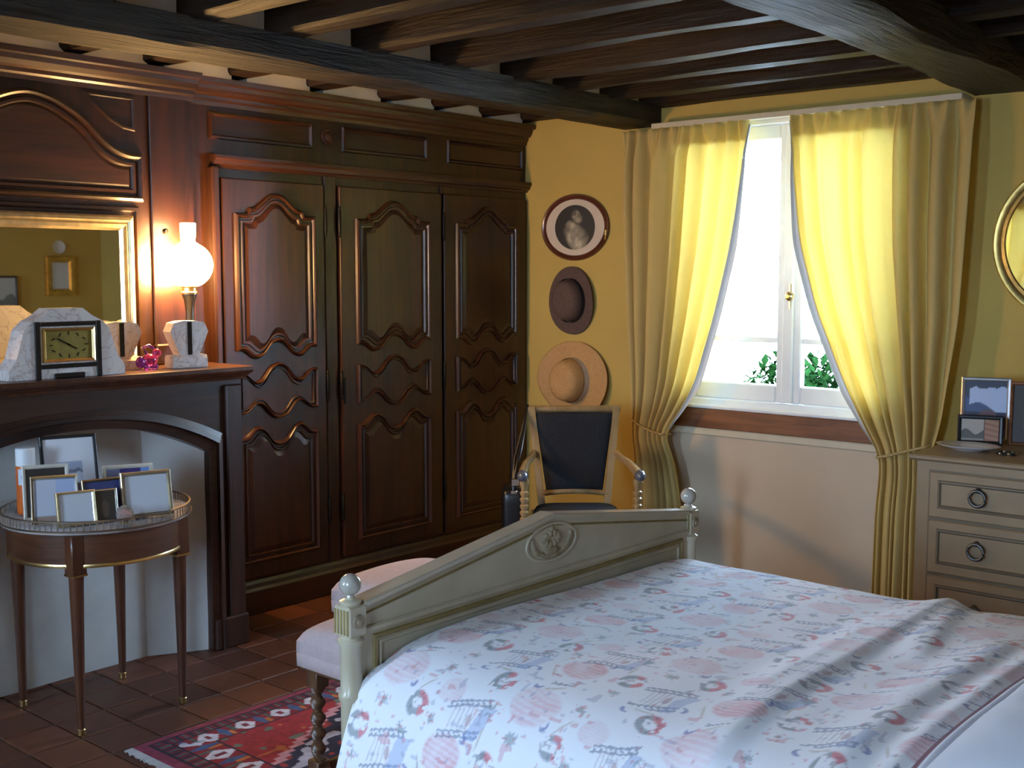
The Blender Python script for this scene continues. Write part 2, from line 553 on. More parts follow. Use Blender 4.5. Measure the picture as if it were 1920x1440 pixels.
# walls
def wall_with_hole(name, x0, x1, yi, yo, hx0, hx1, hz0, hz1):
    bm = BM()
    a, b = min(yi, yo), max(yi, yo)
    box(bm, x0, hx0, a, b, -0.1, CEIL + .15)
    box(bm, hx1, x1, a, b, -0.1, CEIL + .15)
    box(bm, hx0, hx1, a, b, -0.1, hz0)
    box(bm, hx0, hx1, a, b, hz1, CEIL + .15)
    return struct(name, bm, 'wall')
HX0, HX1, HZ0, HZ1 = 1.02, 2.27, 0.885, 2.325
wall_with_hole('wall_front', XL - .2, XR + .2, 0, 0.32, HX0, HX1, HZ0, HZ1)
RX0, RX1, RZ0, RZ1 = 0.15, 1.35, 0.885, 2.27
SX0_, SX1_ = 2.92, 3.64
bm = BM()
for xa, xb in ((XL - .2, RX0), (RX1, SX0_), (SX1_, XR + .2)):
    box(bm, xa, xb, YB - .32, YB, -.1, CEIL + .15)
for xa, xb in ((RX0, RX1), (SX0_, SX1_)):
    box(bm, xa, xb, YB - .32, YB, -.1, RZ0); box(bm, xa, xb, YB - .32, YB, RZ1, CEIL + .15)
struct('wall_back', bm, 'wall')
struct('wall_left', box(BM(), XL - .2, XL, YB, 0, -.1, CEIL + .15), 'wall')
struct('wall_right', box(BM(), XR, XR + .2, YB, 0, -.1, CEIL + .15), 'wall')

# ceiling, beams, joists, plaster between the joists
ceiling = struct('ceiling', box(BM(), XL, XR, YB, 0, CEIL, CEIL + .15), 'ceil')
def hewn(name, p0, p1, w, h, mat, seed, n=26, amp=0.006, axis='x'):
    """rough-hewn timber; p0/p1 = middle of the underside at its ends"""
    bm = BM(); rings = []
    for i in range(n + 1):
        t = i / n
        p = Vector(p0).lerp(Vector(p1), t)
        ch = 0.014
        sec = [(-w / 2 + ch, 0), (w / 2 - ch, 0), (w / 2, ch), (w / 2, h), (-w / 2, h), (-w / 2, ch)]
        ring = []
        for k, (a, z) in enumerate(sec):
            q = Vector((t * 5 + seed * 3.1, k * 1.7, seed))
            da = mnoise.noise(q * 1.3) * amp * 1.6 + mnoise.noise(q * 4.5) * amp * .7
            dz = 0 if z >= h else mnoise.noise(q * 1.7 + Vector((9, 2, 4))) * amp * 1.4 + mnoise.noise(q * 5) * amp * .6
            ring.append(bm.verts.new((p.x, p.y + a + da, p.z + z + dz) if axis == 'x' else (p.x + a + da, p.y, p.z + z + dz)))
        rings.append(ring)
    for a, b in zip(rings, rings[1:]):
        for k in range(6):
            bm.faces.new((a[k], a[(k + 1) % 6], b[(k + 1) % 6], b[k]))
    bm.faces.new(rings[0][::-1]); bm.faces.new(rings[-1])
    o = obj(name, bm, mat, ceiling)
    return sharp(o, 35)

near = [-0.125, -0.46, -0.82, -1.19, -1.63, -2.06, -2.47, -2.83, -3.22, -3.62, -4.02, -4.42, -4.82, -5.22, -5.62, -6.02]
for k, y in enumerate(near):
    w = 0.118 + 0.012 * math.sin(k * 2.3)
    hewn('joist', (XL, y + w / 2, 2.405), (XR, y + w / 2, 2.395), w, CEIL - 2.405 + .02, 'joist', k + 1)
b1 = hewn('beam', (0.80, YB, 2.298), (0.80, 0, 2.312), 0.24, 0.105, 'beam', 31, n=60, amp=0.009, axis='y')
b1['label'] = 'slender dark beam running just in front of the wardrobe'
b2 = hewn('beam', (2.94, YB, 2.295), (2.66, 0, 2.312), 0.275, 0.12, 'beam', 47, n=60, amp=0.016, axis='y')
b2['label'] = 'thick rough dark beam above the window curtain'
ys = sorted(near)
for x0, x1, z0 in ((0.0, 0.066, 2.387), (0.80, 0.86, 2.40)):
    for a, b in zip(ys, ys[1:] + [0.0]):
        lo = a + 0.10
        if b - lo > 0.03:
            obj('plaster_infill', box(BM(), x0, x1, lo, b + .02, z0, CEIL + .01), 'plaster', ceiling)

# ------------------------------------------------------------------ windows
def make_window(name, x0, x1, z0, z1, ys_, sgn, cx, apron=False):
    """ys_ = wall face; sgn=+1: outside lies at +y"""
    w = bpy.data.objects.new(name, None); C.objects.link(w); w['kind'] = 'structure'
    w.location = ((x0 + x1) / 2, ys_, z0)
    def Y(a, b):
        p, q = ys_ + sgn * a, ys_ + sgn * b
        return min(p, q), max(p, q)
    ya, yb = Y(0.02, 0.10)
    bm = BM()
    box(bm, x0, x0 + .05, ya, yb, z0, z1, .004); box(bm, x1 - .05, x1, ya, yb, z0, z1, .004)
    box(bm, x0 + .05, x1 - .05, ya, yb, z1 - .05, z1, .004); box(bm, x0 + .05, x1 - .05, ya, yb, z0, z0 + .035, .004)
    obj('window_frame', bm, 'white', w, world=True)
    yc, yd = Y(0.035, 0.085)
    for a, b in ((x0 + .05, cx - .003), (cx + .003, x1 - .05)):
        za, zb = z0 + .037, z1 - .052
        st = 0.062; bot = 0.085
        bm = BM()
        box(bm, a, a + st, yc, yd, za, zb, .006); box(bm, b - st, b, yc, yd, za, zb, .006)
        box(bm, a + st, b - st, yc, yd, za, za + bot, .006); box(bm, a + st, b - st, yc, yd, zb - .07, zb, .006)
        s = obj('sash', bm, 'white', w, world=True)
        n = 3
        hz = [za + bot + (zb - .07 - za - bot) * f for f in (0, 0.185, 1.0)]
        ym = sum(Y(0.06, 0.06)) / 2
        for k in range(2):
            obj('pane', box(BM(), a + st - .006, b - st + .006, ym - .002, ym + .002, hz[k] + (.012 if k else -.006), hz[k + 1] - .012 if k < 1 else hz[k + 1] + .006), 'pane', s, world=True)
            if k:
                obj('glazing_bar', box(BM(), a + st, b - st, yc + .012, yd - .012, hz[k] - .014, hz[k] + .014, .004), 'white', s, world=True)
    # meeting bead and espagnolette
    ye, yf = Y(0.018, 0.038)
    obj('meeting_bead', box(BM(), cx - .028, cx + .028, ye, yf, z0 + .04, z1 - .055, .006), 'white', w, world=True)
    mt = Matrix.Translation((cx + .012, ys_ + sgn * .012, z0 + .56)) @ Matrix.Rotation(R(90), 4, 'X')
    bm = lathe(BM(), [(0, -.012), (.020, -.008), (.024, 0), (.020, .008), (.008, .012), (.008, .02), (0, .02)], 16, mt)
    tube(bm, [(cx + .012, ys_ + sgn * .016, z0 + .50), (cx + .012, ys_ + sgn * .016, z0 + .62)], .007)
    sharp(obj('window_handle', bm, 'brass', w, world=True))
    # outer reveal lining
    yg, yh = Y(0.10, 0.315)
    bm = BM()
    box(bm, x0, x0 + .015, yg, yh, z0, z1); box(bm, x1 - .015, x1, yg, yh, z0, z1); box(bm, x0 + .015, x1 - .015, yg, yh, z1 - .015, z1)
    box(bm, x0 + .015, x1 - .015, yg, yh + .0, z0, z0 + .02)
    obj('reveal_lining', bm, 'plaster', w, world=True)
    # sill: white top, wooden board, cream moulding under it
    yi, yj = Y(-0.035, 0.02)
    obj('window_sill', box(BM(), x0 - .04, x1 + .04, yi, yj, z0 - .012, z0 + .006, .004), 'white', w, world=True)
    yi, yj = Y(-0.03, 0.0)
    obj('sill_board', box(BM(), x0 - .05, x1 + .05, yi, yj, z0 - .112, z0 - .013, .004), 'sillwood', w, world=True)
    yi, yj = Y(-0.022, 0.0)
    obj('apron_moulding', box(BM(), x0 - .05, x1 + .05, yi, yj, z0 - .152, z0 - .113, .006), 'cream', w, world=True)
    if apron:
        yi, yj = Y(-0.006, 0.0)
        obj('apron_panel', box(BM(), x0 - .05, x1 + .05, yi, yj, 0.0, z0 - .150), 'beige', w, world=True)
    return w
make_window('window_1', HX0, HX1, HZ0, HZ1, 0.0, 1, 1.646, apron=True)
make_window('window_2', RX0, RX1, RZ0, RZ1, YB, -1, .75)
make_window('window_3', SX0_, SX1_, RZ0, RZ1, YB, -1, (SX0_ + SX1_) / 2)

# ------------------------------------------------------------------ outdoors
gr = obj('garden_ground', box(BM(), -14, 16, 0.4, 22, -0.7, -0.5), 'gravel'); gr['kind'] = 'structure'
gr2 = obj('garden_ground', box(BM(), -14, 16, -26, YB - .4, -0.7, -0.5), 'gravel'); gr2['kind'] = 'structure'
def shrub(name, label, loc, rad, n, seed):
    t = thing(name, label, 'shrub', loc)
    rg = random.Random(seed)
    bm = BM()
    for k in range(n):
        while True:
            v = Vector((rg.uniform(-1, 1), rg.uniform(-1, 1), rg.uniform(-1, 1)))
            if 0.5 < v.length < 1: break
        p = Vector((v.x * rad[0], v.y * rad[1], v.z * rad[2] + rad[2] + .1))
        s = rg.uniform(.035, .075)
        m = Matrix.Translation(p) @ Matrix.Rotation(rg.uniform(0, 6.28), 4, 'Z') @ Matrix.Rotation(rg.uniform(-1.2, 1.2), 4, 'X')
        q = [m @ Vector(c) for c in ((0, -s, 0), (s * .5, 0, s * .12), (0, s, 0), (-s * .5, 0, s * .12))]
        bm.faces.new([bm.verts.new(c) for c in q])
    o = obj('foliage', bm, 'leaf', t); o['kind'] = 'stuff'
    bm = BM()
    for k in range(5):
        a = rg.uniform(0, 6.28)
        tube(bm, [(0, 0, 0), (.12 * math.cos(a), .12 * math.sin(a), rad[2]), (.6 * rad[0] * math.cos(a), .6 * rad[1] * math.sin(a), rad[2] * 1.6)], .02, 6, rads=[.03, .02, .008])
    obj('stem', bm, 'bark', t)
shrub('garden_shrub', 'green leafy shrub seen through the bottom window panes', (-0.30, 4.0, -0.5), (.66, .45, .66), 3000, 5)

# ------------------------------------------------------------------ curtains
def interp(keys, z):
    ks = sorted(keys)
    zs = [k[0] for k in ks]; xs = [k[1] for k in ks]
    return np.interp(z, zs, xs)
def curtain(name, label, inner, outer, ztop, zbot, yb, sgn, folds, seed, tie_z, amp=0.034, lining=False):
    nu, nv = 210, 90
    t = thing(name, label, 'curtain', (float((interp(inner, 1.5) + interp(outer, 1.5)) / 2), yb, zbot), 0, None)
    v = np.linspace(0, 1, nv); u = np.linspace(0, 1, nu)
    U, V = np.meshgrid(u, v, indexing='ij')
    Z = ztop + (zbot - ztop) * V
    # smooth edges
    def sm(keys):
        zz = np.linspace(zbot, ztop, 400); xx = interp(keys, zz)
        k = np.ones(25) / 25
        xs = np.convolve(np.pad(xx, 12, 'edge'), k, 'valid')
        return np.interp(Z, zz, xs)
    XI, XO = sm(inner), sm(outer)
    W = np.abs(XI - XO)
    ph = vnoise(U * 7, V * 0 + seed, seed) * 2.2 + 0.8 * vnoise(U * 4, V * 1.5, seed + 3)
    body = np.sin(2 * PI * folds * U + ph * 2.0)
    body = np.sign(body) * np.abs(body) ** 0.8
    pleat = np.sin(2 * PI * folds * 1.6 * U)
    head = np.clip(1 - (ztop - Z) / 0.16, 0, 1)
    tie = np.exp(-((Z - tie_z) / 0.10) ** 2)
    A = amp * (0.75 + 0.5 * vnoise(U * 9, V * 2, seed + 9)) * (1 - 0.45 * tie) * (1 - .5 * np.clip((tie_z - Z) / .12, 0, 1))
    Yd = (1 - head) * A * body + head * 0.016 * pleat
    flare = 0.02 * np.sin(2 * PI * 1.5 * U + seed) * V
    # folds lean towards the tie
    X = XO + (XI - XO) * (U + 0.012 * np.sin(2 * PI * folds * U + ph * 2 + 1.2) * (1 - head))
    Y = yb + sgn * (Yd + flare * .5) + sgn * (-0.02) * tie
    P = np.stack([X, Y, Z], -1) - np.array(t.location)
    o = grid_obj('curtain_cloth', P, 'curtain', t)
    md = o.modifiers.new('thickness', 'SOLIDIFY'); md.thickness = 0.0016
    hz_ = 8
    ZZ = np.linspace(ztop - .10, ztop - .002, hz_)[None, :] + np.zeros((nu, 1))
    Xh = np.stack([np.interp(ZZ[i], Z[i, ::-1], X[i, ::-1]) for i in range(nu)])
    Yh = np.stack([np.interp(ZZ[i], Z[i, ::-1], Y[i, ::-1]) for i in range(nu)]) + sgn * .004
    grid_obj('heading_tape', np.stack([Xh, Yh, ZZ], -1) - np.array(t.location), 'curtain', t)
    # pale lining showing along the leading edge
    if lining:
        zz = np.linspace(ztop - .02, tie_z + .03, 80)
        a = np.linspace(0, 1, 8)
        ZZ, AA = np.meshgrid(zz, a, indexing='ij')
        xi = np.interp(ZZ, Z[-1, ::-1], X[-1, ::-1]); yi = np.interp(ZZ, Z[-1, ::-1], Y[-1, ::-1])
        wid = .040 * np.clip((ztop - ZZ) / .6, 0.15, 1) * np.clip((ZZ - tie_z) / .25, .1, 1)
        dirx = np.sign(XI[0, 0] - XO[0, 0])
        Q = np.stack([xi + dirx * wid * AA, yi + sgn * (.014 * np.sin(PI * AA * 1.2) + .012 * AA), ZZ], -1) - np.array(t.location)
        grid_obj('curtain_lining', Q, 'lining', t)
    return t
cl = curtain('window_curtain', 'yellow curtain tied back on the hat side of the window',
        [(2.30, 1.480), (2.1, 1.47), (1.845, 1.437), (1.64, 1.403), (1.326, 1.328), (1.0, 1.226), (.82, 1.119), (.735, 1.045), (.60, 1.10), (.37, 1.15), (.03, 1.16)],
        [(2.30, .745), (1.87, .742), (1.31, .775), (.865, .82), (.735, .83), (.33, .825), (.03, .82)], 2.288, 0.03, -0.10, 1, 7, 2, .735, lining=True)
cr = curtain('window_curtain', 'yellow curtain tied back behind the chest of drawers',
        [(2.30, 1.705), (2.0, 1.72), (1.71, 1.757), (1.39, 1.85), (1.07, 1.99), (.86, 2.10), (.745, 2.19), (.60, 2.175), (.5, 2.165), (.18, 2.16), (.03, 2.16)],
        [(2.30, 2.555), (1.8, 2.538), (1.35, 2.52), (.89, 2.46), (.745, 2.42), (.5, 2.41), (.03, 2.41)], 2.288, 0.03, -0.10, 1, 8, 6, .745, lining=True)
curtain('window_curtain', 'yellow curtain on the rear window mirrored in the round mirror',
        [(2.24, 1.0), (1.6, .93), (1.1, .70), (.75, .36), (.5, .40), (.03, .42)], [(2.24, -.1), (.75, -.05), (.03, -.05)], 2.24, 0.03, YB + .10, -1, 8, 11, .75)
curtain('window_curtain', 'yellow curtain on the rear window beside the room corner',
        [(2.24, 1.26), (1.6, 1.28), (1.1, 1.34), (.75, 1.40), (.5, 1.40), (.03, 1.38)], [(2.24, 1.8), (.75, 1.75), (.03, 1.75)], 2.24, 0.03, YB + .10, -1, 8, 15, .75)
def tie(label, pts):
    t = tag(sharp(obj('curtain_tieback', tube(BM(), pts, .006, 8), 'cordm')), label, 'tieback')
tie('thin cord holding back the curtain near the hats', [(.80, -.02, .82), (.84, -.13, .795), (.92, -.165, .77), (.99, -.165, .748), (1.045, -.155, .735), (1.06, -.10, .735), (1.0, -.03, .75), (.9, -.02, .80)])
tie('thin cord holding back the curtain near the chest', [(2.43, -.02, .82), (2.40, -.13, .80), (2.32, -.165, .775), (2.25, -.165, .75), (2.19, -.155, .735), (2.175, -.10, .735), (2.24, -.03, .75), (2.35, -.02, .80)])
rail = thing('curtain_rail', 'pale painted curtain rail above the front window', 'curtain rail', (1.73, -.06, 2.29))
obj('rail_board', box(BM(), .93, 2.50, -.105, -.004, 2.296, 2.312, .003), 'white', rail, world=True)
obj('rail_lip', box(BM(), .93, 2.50, -.112, -.105, 2.286, 2.312, .002), 'cream', rail, world=True)
rail2 = thing('curtain_rail', 'pale painted curtain rail above the rear window', 'curtain rail', (.85, YB + .06, 2.24))
obj('rail_board', box(BM(), -.15, 1.85, YB + .004, YB + .105, 2.245, 2.262, .003), 'white', rail2, world=True)

# ================================================================== WARDROBE
def fx(x0):                       # plane facing +x : u = y, v = z, h = proud
    return lambda u, v, h: (x0 + h, u, v)
MOULD = [(0, 0), (.004, .012), (.012, .017), (.018, .012), (.022, .004), (.030, .004), (.034, .010), (.042, .010), (.048, .002), (.070, .009)]
MOULD_S = [(0, 0), (.003, .012), (.008, .017), (.013, .012), (.016, .004), (.020, .004), (.023, .010), (.028, .010), (.031, .003)]
TOPARCH = [(0, 0), (.12, 0), (.15, .05), (.17, .25), (.24, .33), (.33, .62), (.42, .92), (.5, 1), (.58, .92), (.67, .62), (.76, .33), (.83, .25), (.85, .05), (.88, 0), (1, 0)]
HUMP = [(0, .55), (.08, .50), (.2, 0), (.3, .15), (.4, .8), (.5, 1), (.6, .8), (.7, .15), (.8, 0), (.92, .50), (1, .55)]
DIP = [(t, 1 - v) for t, v in HUMP]
def edge(keys, u0, u1, z, rise, n=34):
    return [(u0 + (u1 - u0) * t, z + rise * v) for t, v in smooth_curve(keys, n)]
def panel_outline(u0, u1, bot, top):
    return bot + top[::-1]

ward = thing('built_in_wardrobe', 'dark carved wooden wardrobe wall with three tall panelled doors', 'wardrobe', (-0.25, -1.1, 0))
bm = BM()
box(bm, -.55, 0.0, -2.230, -0.002, 0.0, 2.33)
obj('carcass', bm, 'oak', ward, world=True)
bm = extrude_profile(BM(), [(-.02, .0), (.028, .0), (.028, .105), (.020, .118), (.016, .135), (.006, .15), (-.02, .15)], -2.22, -.002)
obj('plinth', bm, 'oakh', ward, world=True)
corn = [(-.02, 2.275), (.010, 2.275), (.014, 2.292), (.022, 2.300), (.024, 2.315), (.040, 2.322), (.052, 2.340), (.058, 2.358), (.078, 2.362), (.082, 2.384), (-.02, 2.384)]
obj('cornice', extrude_profile(BM(), corn, -2.230, -.002), 'oakh', ward, world=True)
led = [(-.02, 2.012), (.016, 2.012), (.022, 2.022), (.034, 2.028), (.040, 2.044), (.048, 2.052), (.048, 2.066), (.012, 2.072), (-.02, 2.072)]
obj('door_head_moulding', extrude_profile(BM(), led, -2.115, -.002), 'oakh', ward, world=True)
obj('door_jamb_moulding', box(BM(), -.01, .036, -2.128, -2.09, .15, 2.02, .010, 2), 'oak', ward, world=True)
for y0, y1 in ((-1.487, -1.415), (-.700, -.692)):
    obj('door_post', box(BM(), -.01, .010, y0, y1, .15, 2.015, .003), 'oak', ward, world=True)
FR = [(0, 0), (.005, .010), (.013, .013), (.018, .006), (.022, .0015)]
for y0, y1 in ((-2.12, -1.545), (-1.366, -.79), (-.64, -.03)):
    obj('frieze_panel', moulding(BM(), [(y0, 2.135), (y1, 2.135), (y1, 2.255), (y0, 2.255)], FR, fx(0.0)), 'oakh', ward, world=True)
mt = Matrix.Translation((0, -1.455, 2.20)) @ Matrix.Rotation(R(90), 4, 'Y')
bs = lathe(BM(), [(.042, 0), (.042, .008), (.034, .014), (.026, .010), (.020, .016), (.008, .024), (0, .025)], 24, mt)
sharp(obj('frieze_boss', bs, 'oak', ward, world=True))

def ward_door(y0, y1, hinge_side):
    s = 0.058 + (y1 - y0 - .57) * .28
    dz0, dz1 = .165, 1.972
    d = obj('door', box(BM(), .000, .024, y0, y1, dz0, dz1, .006, 2), 'oak', ward, world=True)
    X = .024
    a, b = y0 + s, y1 - s
    # tall upper panel, small waist panel, lower panel
    up = lambda d: edge(HUMP, a + d, b - d, 1.170 + d, .070) + edge(TOPARCH, a + d, b - d, 1.822 - d, .095, 60)[::-1]
    sharp(obj('upper_panel', moulding(BM(), up, MOULD, fx(X)), 'oak', d, world=True), 11)
    mid = lambda d: edge(DIP, a + d, b - d, .890 + d, .070) + edge(HUMP, a + d, b - d, 1.070 - d, .078)[::-1]
    sharp(obj('waist_panel', moulding(BM(), mid, MOULD_S, fx(X)), 'oak', d, world=True), 11)
    low = lambda d: [(a + d, .235 + d), (b - d, .235 + d)] + edge(DIP, a + d, b - d, .785 - d, .078)[::-1]
    sharp(obj('lower_panel', moulding(BM(), low, MOULD, fx(X)), 'oak', d, world=True), 11)
    yh = y0 - .006 if hinge_side < 0 else y1 + .006
    for z in (1.80, 1.02, .42):
        bm = lathe(BM(), [(0, -.075), (.004, -.072), (.008, -.062), (.006, -.055), (.0085, -.05), (.0085, .05), (.006, .055), (.008, .062), (.004, .072), (0, .075)], 10, Matrix.Translation((.026, yh, z)))
        sharp(obj('hinge', bm, 'iron', d, world=True))
    return d
ward_door(-2.075, -1.500, 1)
ward_door(-1.402, -.706, -1)
ward_door(-.686, -.022, -1)
bm = BM()
box(bm, .024, .028, -1.395, -1.380, .92, 1.05, .002)
obj('keyhole_plate', bm, 'iron', ward, world=True)

# ================================================================== CHIMNEY BREAST
om = thing('overmantel_panelling', 'dark wooden overmantel panelling with an arched panel above the gilt mirror', 'panelling', (-.05, -2.95, 1.17))
X0 = .05
obj('backing', box(BM(), -.55, X0, -3.66, -2.238, 1.178, 2.335), 'oak', om, world=True)
ocorn = [(x + .052, z) for x, z in corn]
obj('cornice', extrude_profile(BM(), ocorn, -3.70, -2.234), 'oakh', om, world=True)
# pilasters
for y0, y1 in ((-2.445, -2.266), (-3.634, -3.455)):
    obj('pilaster', box(BM(), X0 - .005, X0 + .012, y0, y1, 1.176, 2.30, .004), 'oak', om, world=True)
    obj('pilaster_foot', box(BM(), X0 - .005, X0 + .030, y0 - .004, y1 + .004, 1.176, 1.262, .006), 'oak', om, world=True)
# arched panel
half = [(-2.478, 2.036), (-2.539, 2.040), (-2.597, 2.060), (-2.654, 2.097), (-2.719, 2.157), (-2.785, 2.198), (-2.87, 2.234), (-2.953, 2.248)]
keys = sorted([(y, z) for y, z in half] + [(-5.9 - y, z) for y, z in half[:-1]])
top = smooth_curve(keys, 70)
def arch(d):
    k = (.472 - d) / .472
    return [(-2.95 - .472 * k, 1.842 + d), (-2.95 + .472 * k, 1.842 + d)] + [(-2.95 + (y + 2.95) * k, z - d) for y, z in top][::-1]
AM = [(0, 0), (.004, .014), (.014, .022), (.022, .016), (.027, .004), (.033, .004), (.038, .014), (.048, .014), (.055, .002), (.068, .008)]
sharp(obj('arched_panel', moulding(BM(), arch, AM, fx(X0)), 'oakh', om, world=True), 11)
for s in (1, -1):
    f = lambda y: y if s == 1 else -5.9 - y
    sp = [(f(-2.735), 2.262), (f(-2.505), 2.262), (f(-2.505), 2.125), (f(-2.56), 2.132), (f(-2.62), 2.160), (f(-2.68), 2.205)]
    obj('spandrel_panel', moulding(BM(), sp, [(0, 0), (.004, .007), (.010, .008), (.014, .001)], fx(X0)), 'oakh', om, world=True)
obj('mirror_surround', moulding(BM(), [(-3.40, 1.178), (-2.50, 1.178), (-2.50, 1.825), (-3.40, 1.825)], [(0, 0), (.006, .016), (.018, .016), (.024, .004)], fx(X0), fill=True), 'oakh', om, world=True)
bm = lathe(BM(), [(.010, 0), (.012, .006), (.008, .012), (0, .013)], 12, Matrix.Translation((X0 + .012, -2.385, 1.728)) @ Matrix.Rotation(R(90), 4, 'Y'))
obj('peg', bm, 'iron', om, world=True)

mr = thing('mantel_mirror', 'wide mirror in a gilt frame standing above the mantel shelf', 'mirror', (.06, -2.95, 1.18))
outl = [(-3.353, 1.182), (-2.547, 1.182), (-2.547, 1.785), (-3.353, 1.785)]
obj('frame', moulding(BM(), outl, [(0, .0), (0, .022), (.008, .032), (.020, .034), (.028, .026), (.036, .030), (.050, .026), (.060, .012)], fx(.067), fill=False), 'palegold', mr, world=True)
obj('mirror_glass', box(BM(), .068, .0765, -3.30, -2.60, 1.236, 1.735), 'mirror', mr, world=True)

# fireplace: wooden surround with a flat arch, plastered hearth
fp = thing('fireplace', 'dark wooden fireplace surround with a low arch over a whitewashed hearth', 'fireplace', (.15, -2.95, 0))
XF = .325
yr, yl = -2.215, -3.685
# opening: jambs to z=.83, flat arch up to .968
YI = -2.385
def arch_z(y, rise=.145, spring=.83, half=.565):
    t = max(-1, min(1, (y + 2.95) / half))
    return spring + rise * (1 - abs(t) ** 2.3)
ysamp = [YI + (-5.9 - 2 * YI) * k / 40 for k in range(41)]       # right to left
face = [(yr, 0), (yr, 1.125), (yl, 1.125), (yl, 0), (-5.9 - YI, 0)] + [(y, arch_z(y)) for y in ysamp[::-1]] + [(YI, 0)]
o = obj('surround', prism(BM(), face, fx(0), .14, XF), 'oakh', fp, world=True)
# moulded archivolt following the opening
def arch_strip(bm, d0, d1, h0, h1):
    def ring(d):
        return [(YI + d, 0.0)] + [((y + 2.95) * (1 + d / .565) - 2.95, arch_z(y) + d) for y in ysamp] + [(-5.9 - YI - d, 0.0)]
    a, b = ring(d0), ring(d1)
    secs = []
    for (u0, v0), (u1, v1) in zip(a, b):
        secs.append([bm.verts.new((XF - .002, u0, v0)), bm.verts.new((XF + h0, u0, v0)), bm.verts.new((XF + h1, u1, v1)), bm.verts.new((XF - .002, u1, v1))])
    for p, q in zip(secs, secs[1:]):
        for k in range(3):
            bm.faces.new((p[k], p[k + 1], q[k + 1], q[k]))
    bm.faces.new(secs[0]); bm.faces.new(secs[-1][::-1])
    return bm
for d0, d1, h0, h1 in ((.0, .032, .010, .016), (.036, .052, .030, .024), (.052, .070, .014, .006)):
    obj('archivolt', arch_strip(BM(), d0, d1, h0, h1), 'oakh', fp, world=True)
for s in (1, -1):
    f = lambda y: y if s == 1 else -5.9 - y
    obj('jamb', box(BM(), XF - .004, XF + .018, min(f(-2.300), f(-2.222)), max(f(-2.300), f(-2.222)), .0, 1.10, .006), 'oak', fp, world=True)
    obj('jamb_foot', box(BM(), XF - .004, XF + .026, min(f(-2.378), f(-2.214)), max(f(-2.378), f(-2.214)), .0, .13, .006), 'oak', fp, world=True)
shelf = [(.05, 1.120), (.345, 1.120), (.352, 1.132), (.366, 1.136), (.376, 1.146), (.394, 1.150), (.402, 1.160), (.398, 1.174), (.388, 1.176), (.05, 1.176)]
obj('mantel_shelf', extrude_profile(BM(), shelf, -3.70, -2.205), 'table', fp, world=True)
# whitewashed hearth: front strip, splayed cheeks, back, closed under the arch
bm = BM()
zt = 1.0
ring0 = [(.30, -2.385), (.185, -2.60), (.185, -3.30), (.30, -3.515)]
def noisy(p, z):
    q = Vector((p[0] * 4, p[1] * 4, z * 4))
    k = .008
    return (p[0] + mnoise.noise(q) * k, p[1] + mnoise.noise(q + Vector((5, 1, 2))) * k * .5, z)
path = []
for a, b in zip(ring0, ring0[1:]):
    n = 10
    for k in range(n): path.append((a[0] + (b[0] - a[0]) * k / n, a[1] + (b[1] - a[1]) * k / n))
path.append(ring0[-1])
rows = [[bm.verts.new(noisy(p, zt * j / 14)) for p in path] for j in range(15)]
for r0, r1 in zip(rows, rows[1:]):
    for k in range(len(path) - 1):
        bm.faces.new((r0[k], r0[k + 1], r1[k + 1], r1[k]))
bm.faces.new(rows[-1])
obj('hearth_plaster', bm, 'hearth', fp, world=True)
for y0, y1 in ((-2.60, -2.385), (-3.515, -3.30)):
    pass

# ------------------------------------------------------------------ lamp
lamp = thing('oil_lamp', 'lit oil lamp with a white globe and chimney on the mantel', 'lamp', (.168, -2.347, 1.177))
sharp(obj('lamp_base', lathe(BM(), [(0, 0), (.042, 0), (.043, .012), (.030, .024), (.024, .036), (.034, .055), (.043, .085), (.044, .110), (.038, .140), (.026, .160), (.020, .170)], 32), 'lampgreen', lamp), 30)
sharp(obj('lamp_stem', lathe(BM(), [(.019, .168), (.017, .20), (.018, .23), (.024, .27), (.030, .285), (.030, .292), (.012, .293)], 24), 'stemdark', lamp), 30)
sharp(obj('burner_collar', lathe(BM(), [(.012, .29), (.033, .292), (.034, .300), (.030, .304), (.030, .318), (.036, .322), (.036, .328), (.012, .329)], 24), 'brass', lamp), 30)
gp = [(.036, .326)] + [(.098 * math.sin(a), .412 - .094 * math.cos(a)) for a in [R(d) for d in range(25, 160, 8)]] + [(.030, .506)]
sharp(obj('lamp_globe', lathe(BM(), gp, 32, caps=False), 'globe', lamp), 60)
sharp(obj('lamp_chimney', lathe(BM(), [(.027, .46), (.028, .50), (.031, .54), (.032, .582), (.029, .584), (.027, .54), (.024, .46)], 24, caps=False), 'chimney', lamp), 60)

# ------------------------------------------------------------------ mantel clock
ck = thing('mantel_clock', 'stepped pale marble mantel clock with a gold rectangular dial', 'clock', (.315, -2.99, 1.177), R(90))
# local: x = along the shelf (to the right seen from the room), faces -y
def fy(y0):
    return lambda u, v, h: (u, y0 - h, v)
body = [(-.225, 0), (.225, 0), (.225, .035), (.195, .075), (.165, .175), (.135, .205), (.095, .225), (.060, .252), (-.060, .252), (-.095, .225), (-.135, .205), (-.165, .175), (-.195, .075), (-.225, .035)]
obj('clock_body', prism(BM(), body, fy(0), -.045, .045), 'marble', ck)
obj('clock_foot', box(BM(), -.06, .06, -.052, -.044, 0, .018, .003), 'black_stone', ck)
bm = BM()
bm.free()
for q in (-.118, .118): obj('side_band', box(BM(), q - .010, q + .010, -.052, -.044, .0, .205, .002), 'black_stone', ck)
for q in (.196, .044): obj('cross_band', box(BM(), -.108, .108, -.052, -.044, q - .008, q + .008, .002), 'black_stone', ck)
obj('dial_bezel', moulding(BM(), [(-.100, .058), (.100, .058), (.100, .182), (-.100, .182)], [(0, 0), (0, .010), (.006, .012), (.012, .006)], fy(-.045), fill=False), 'brass', ck)
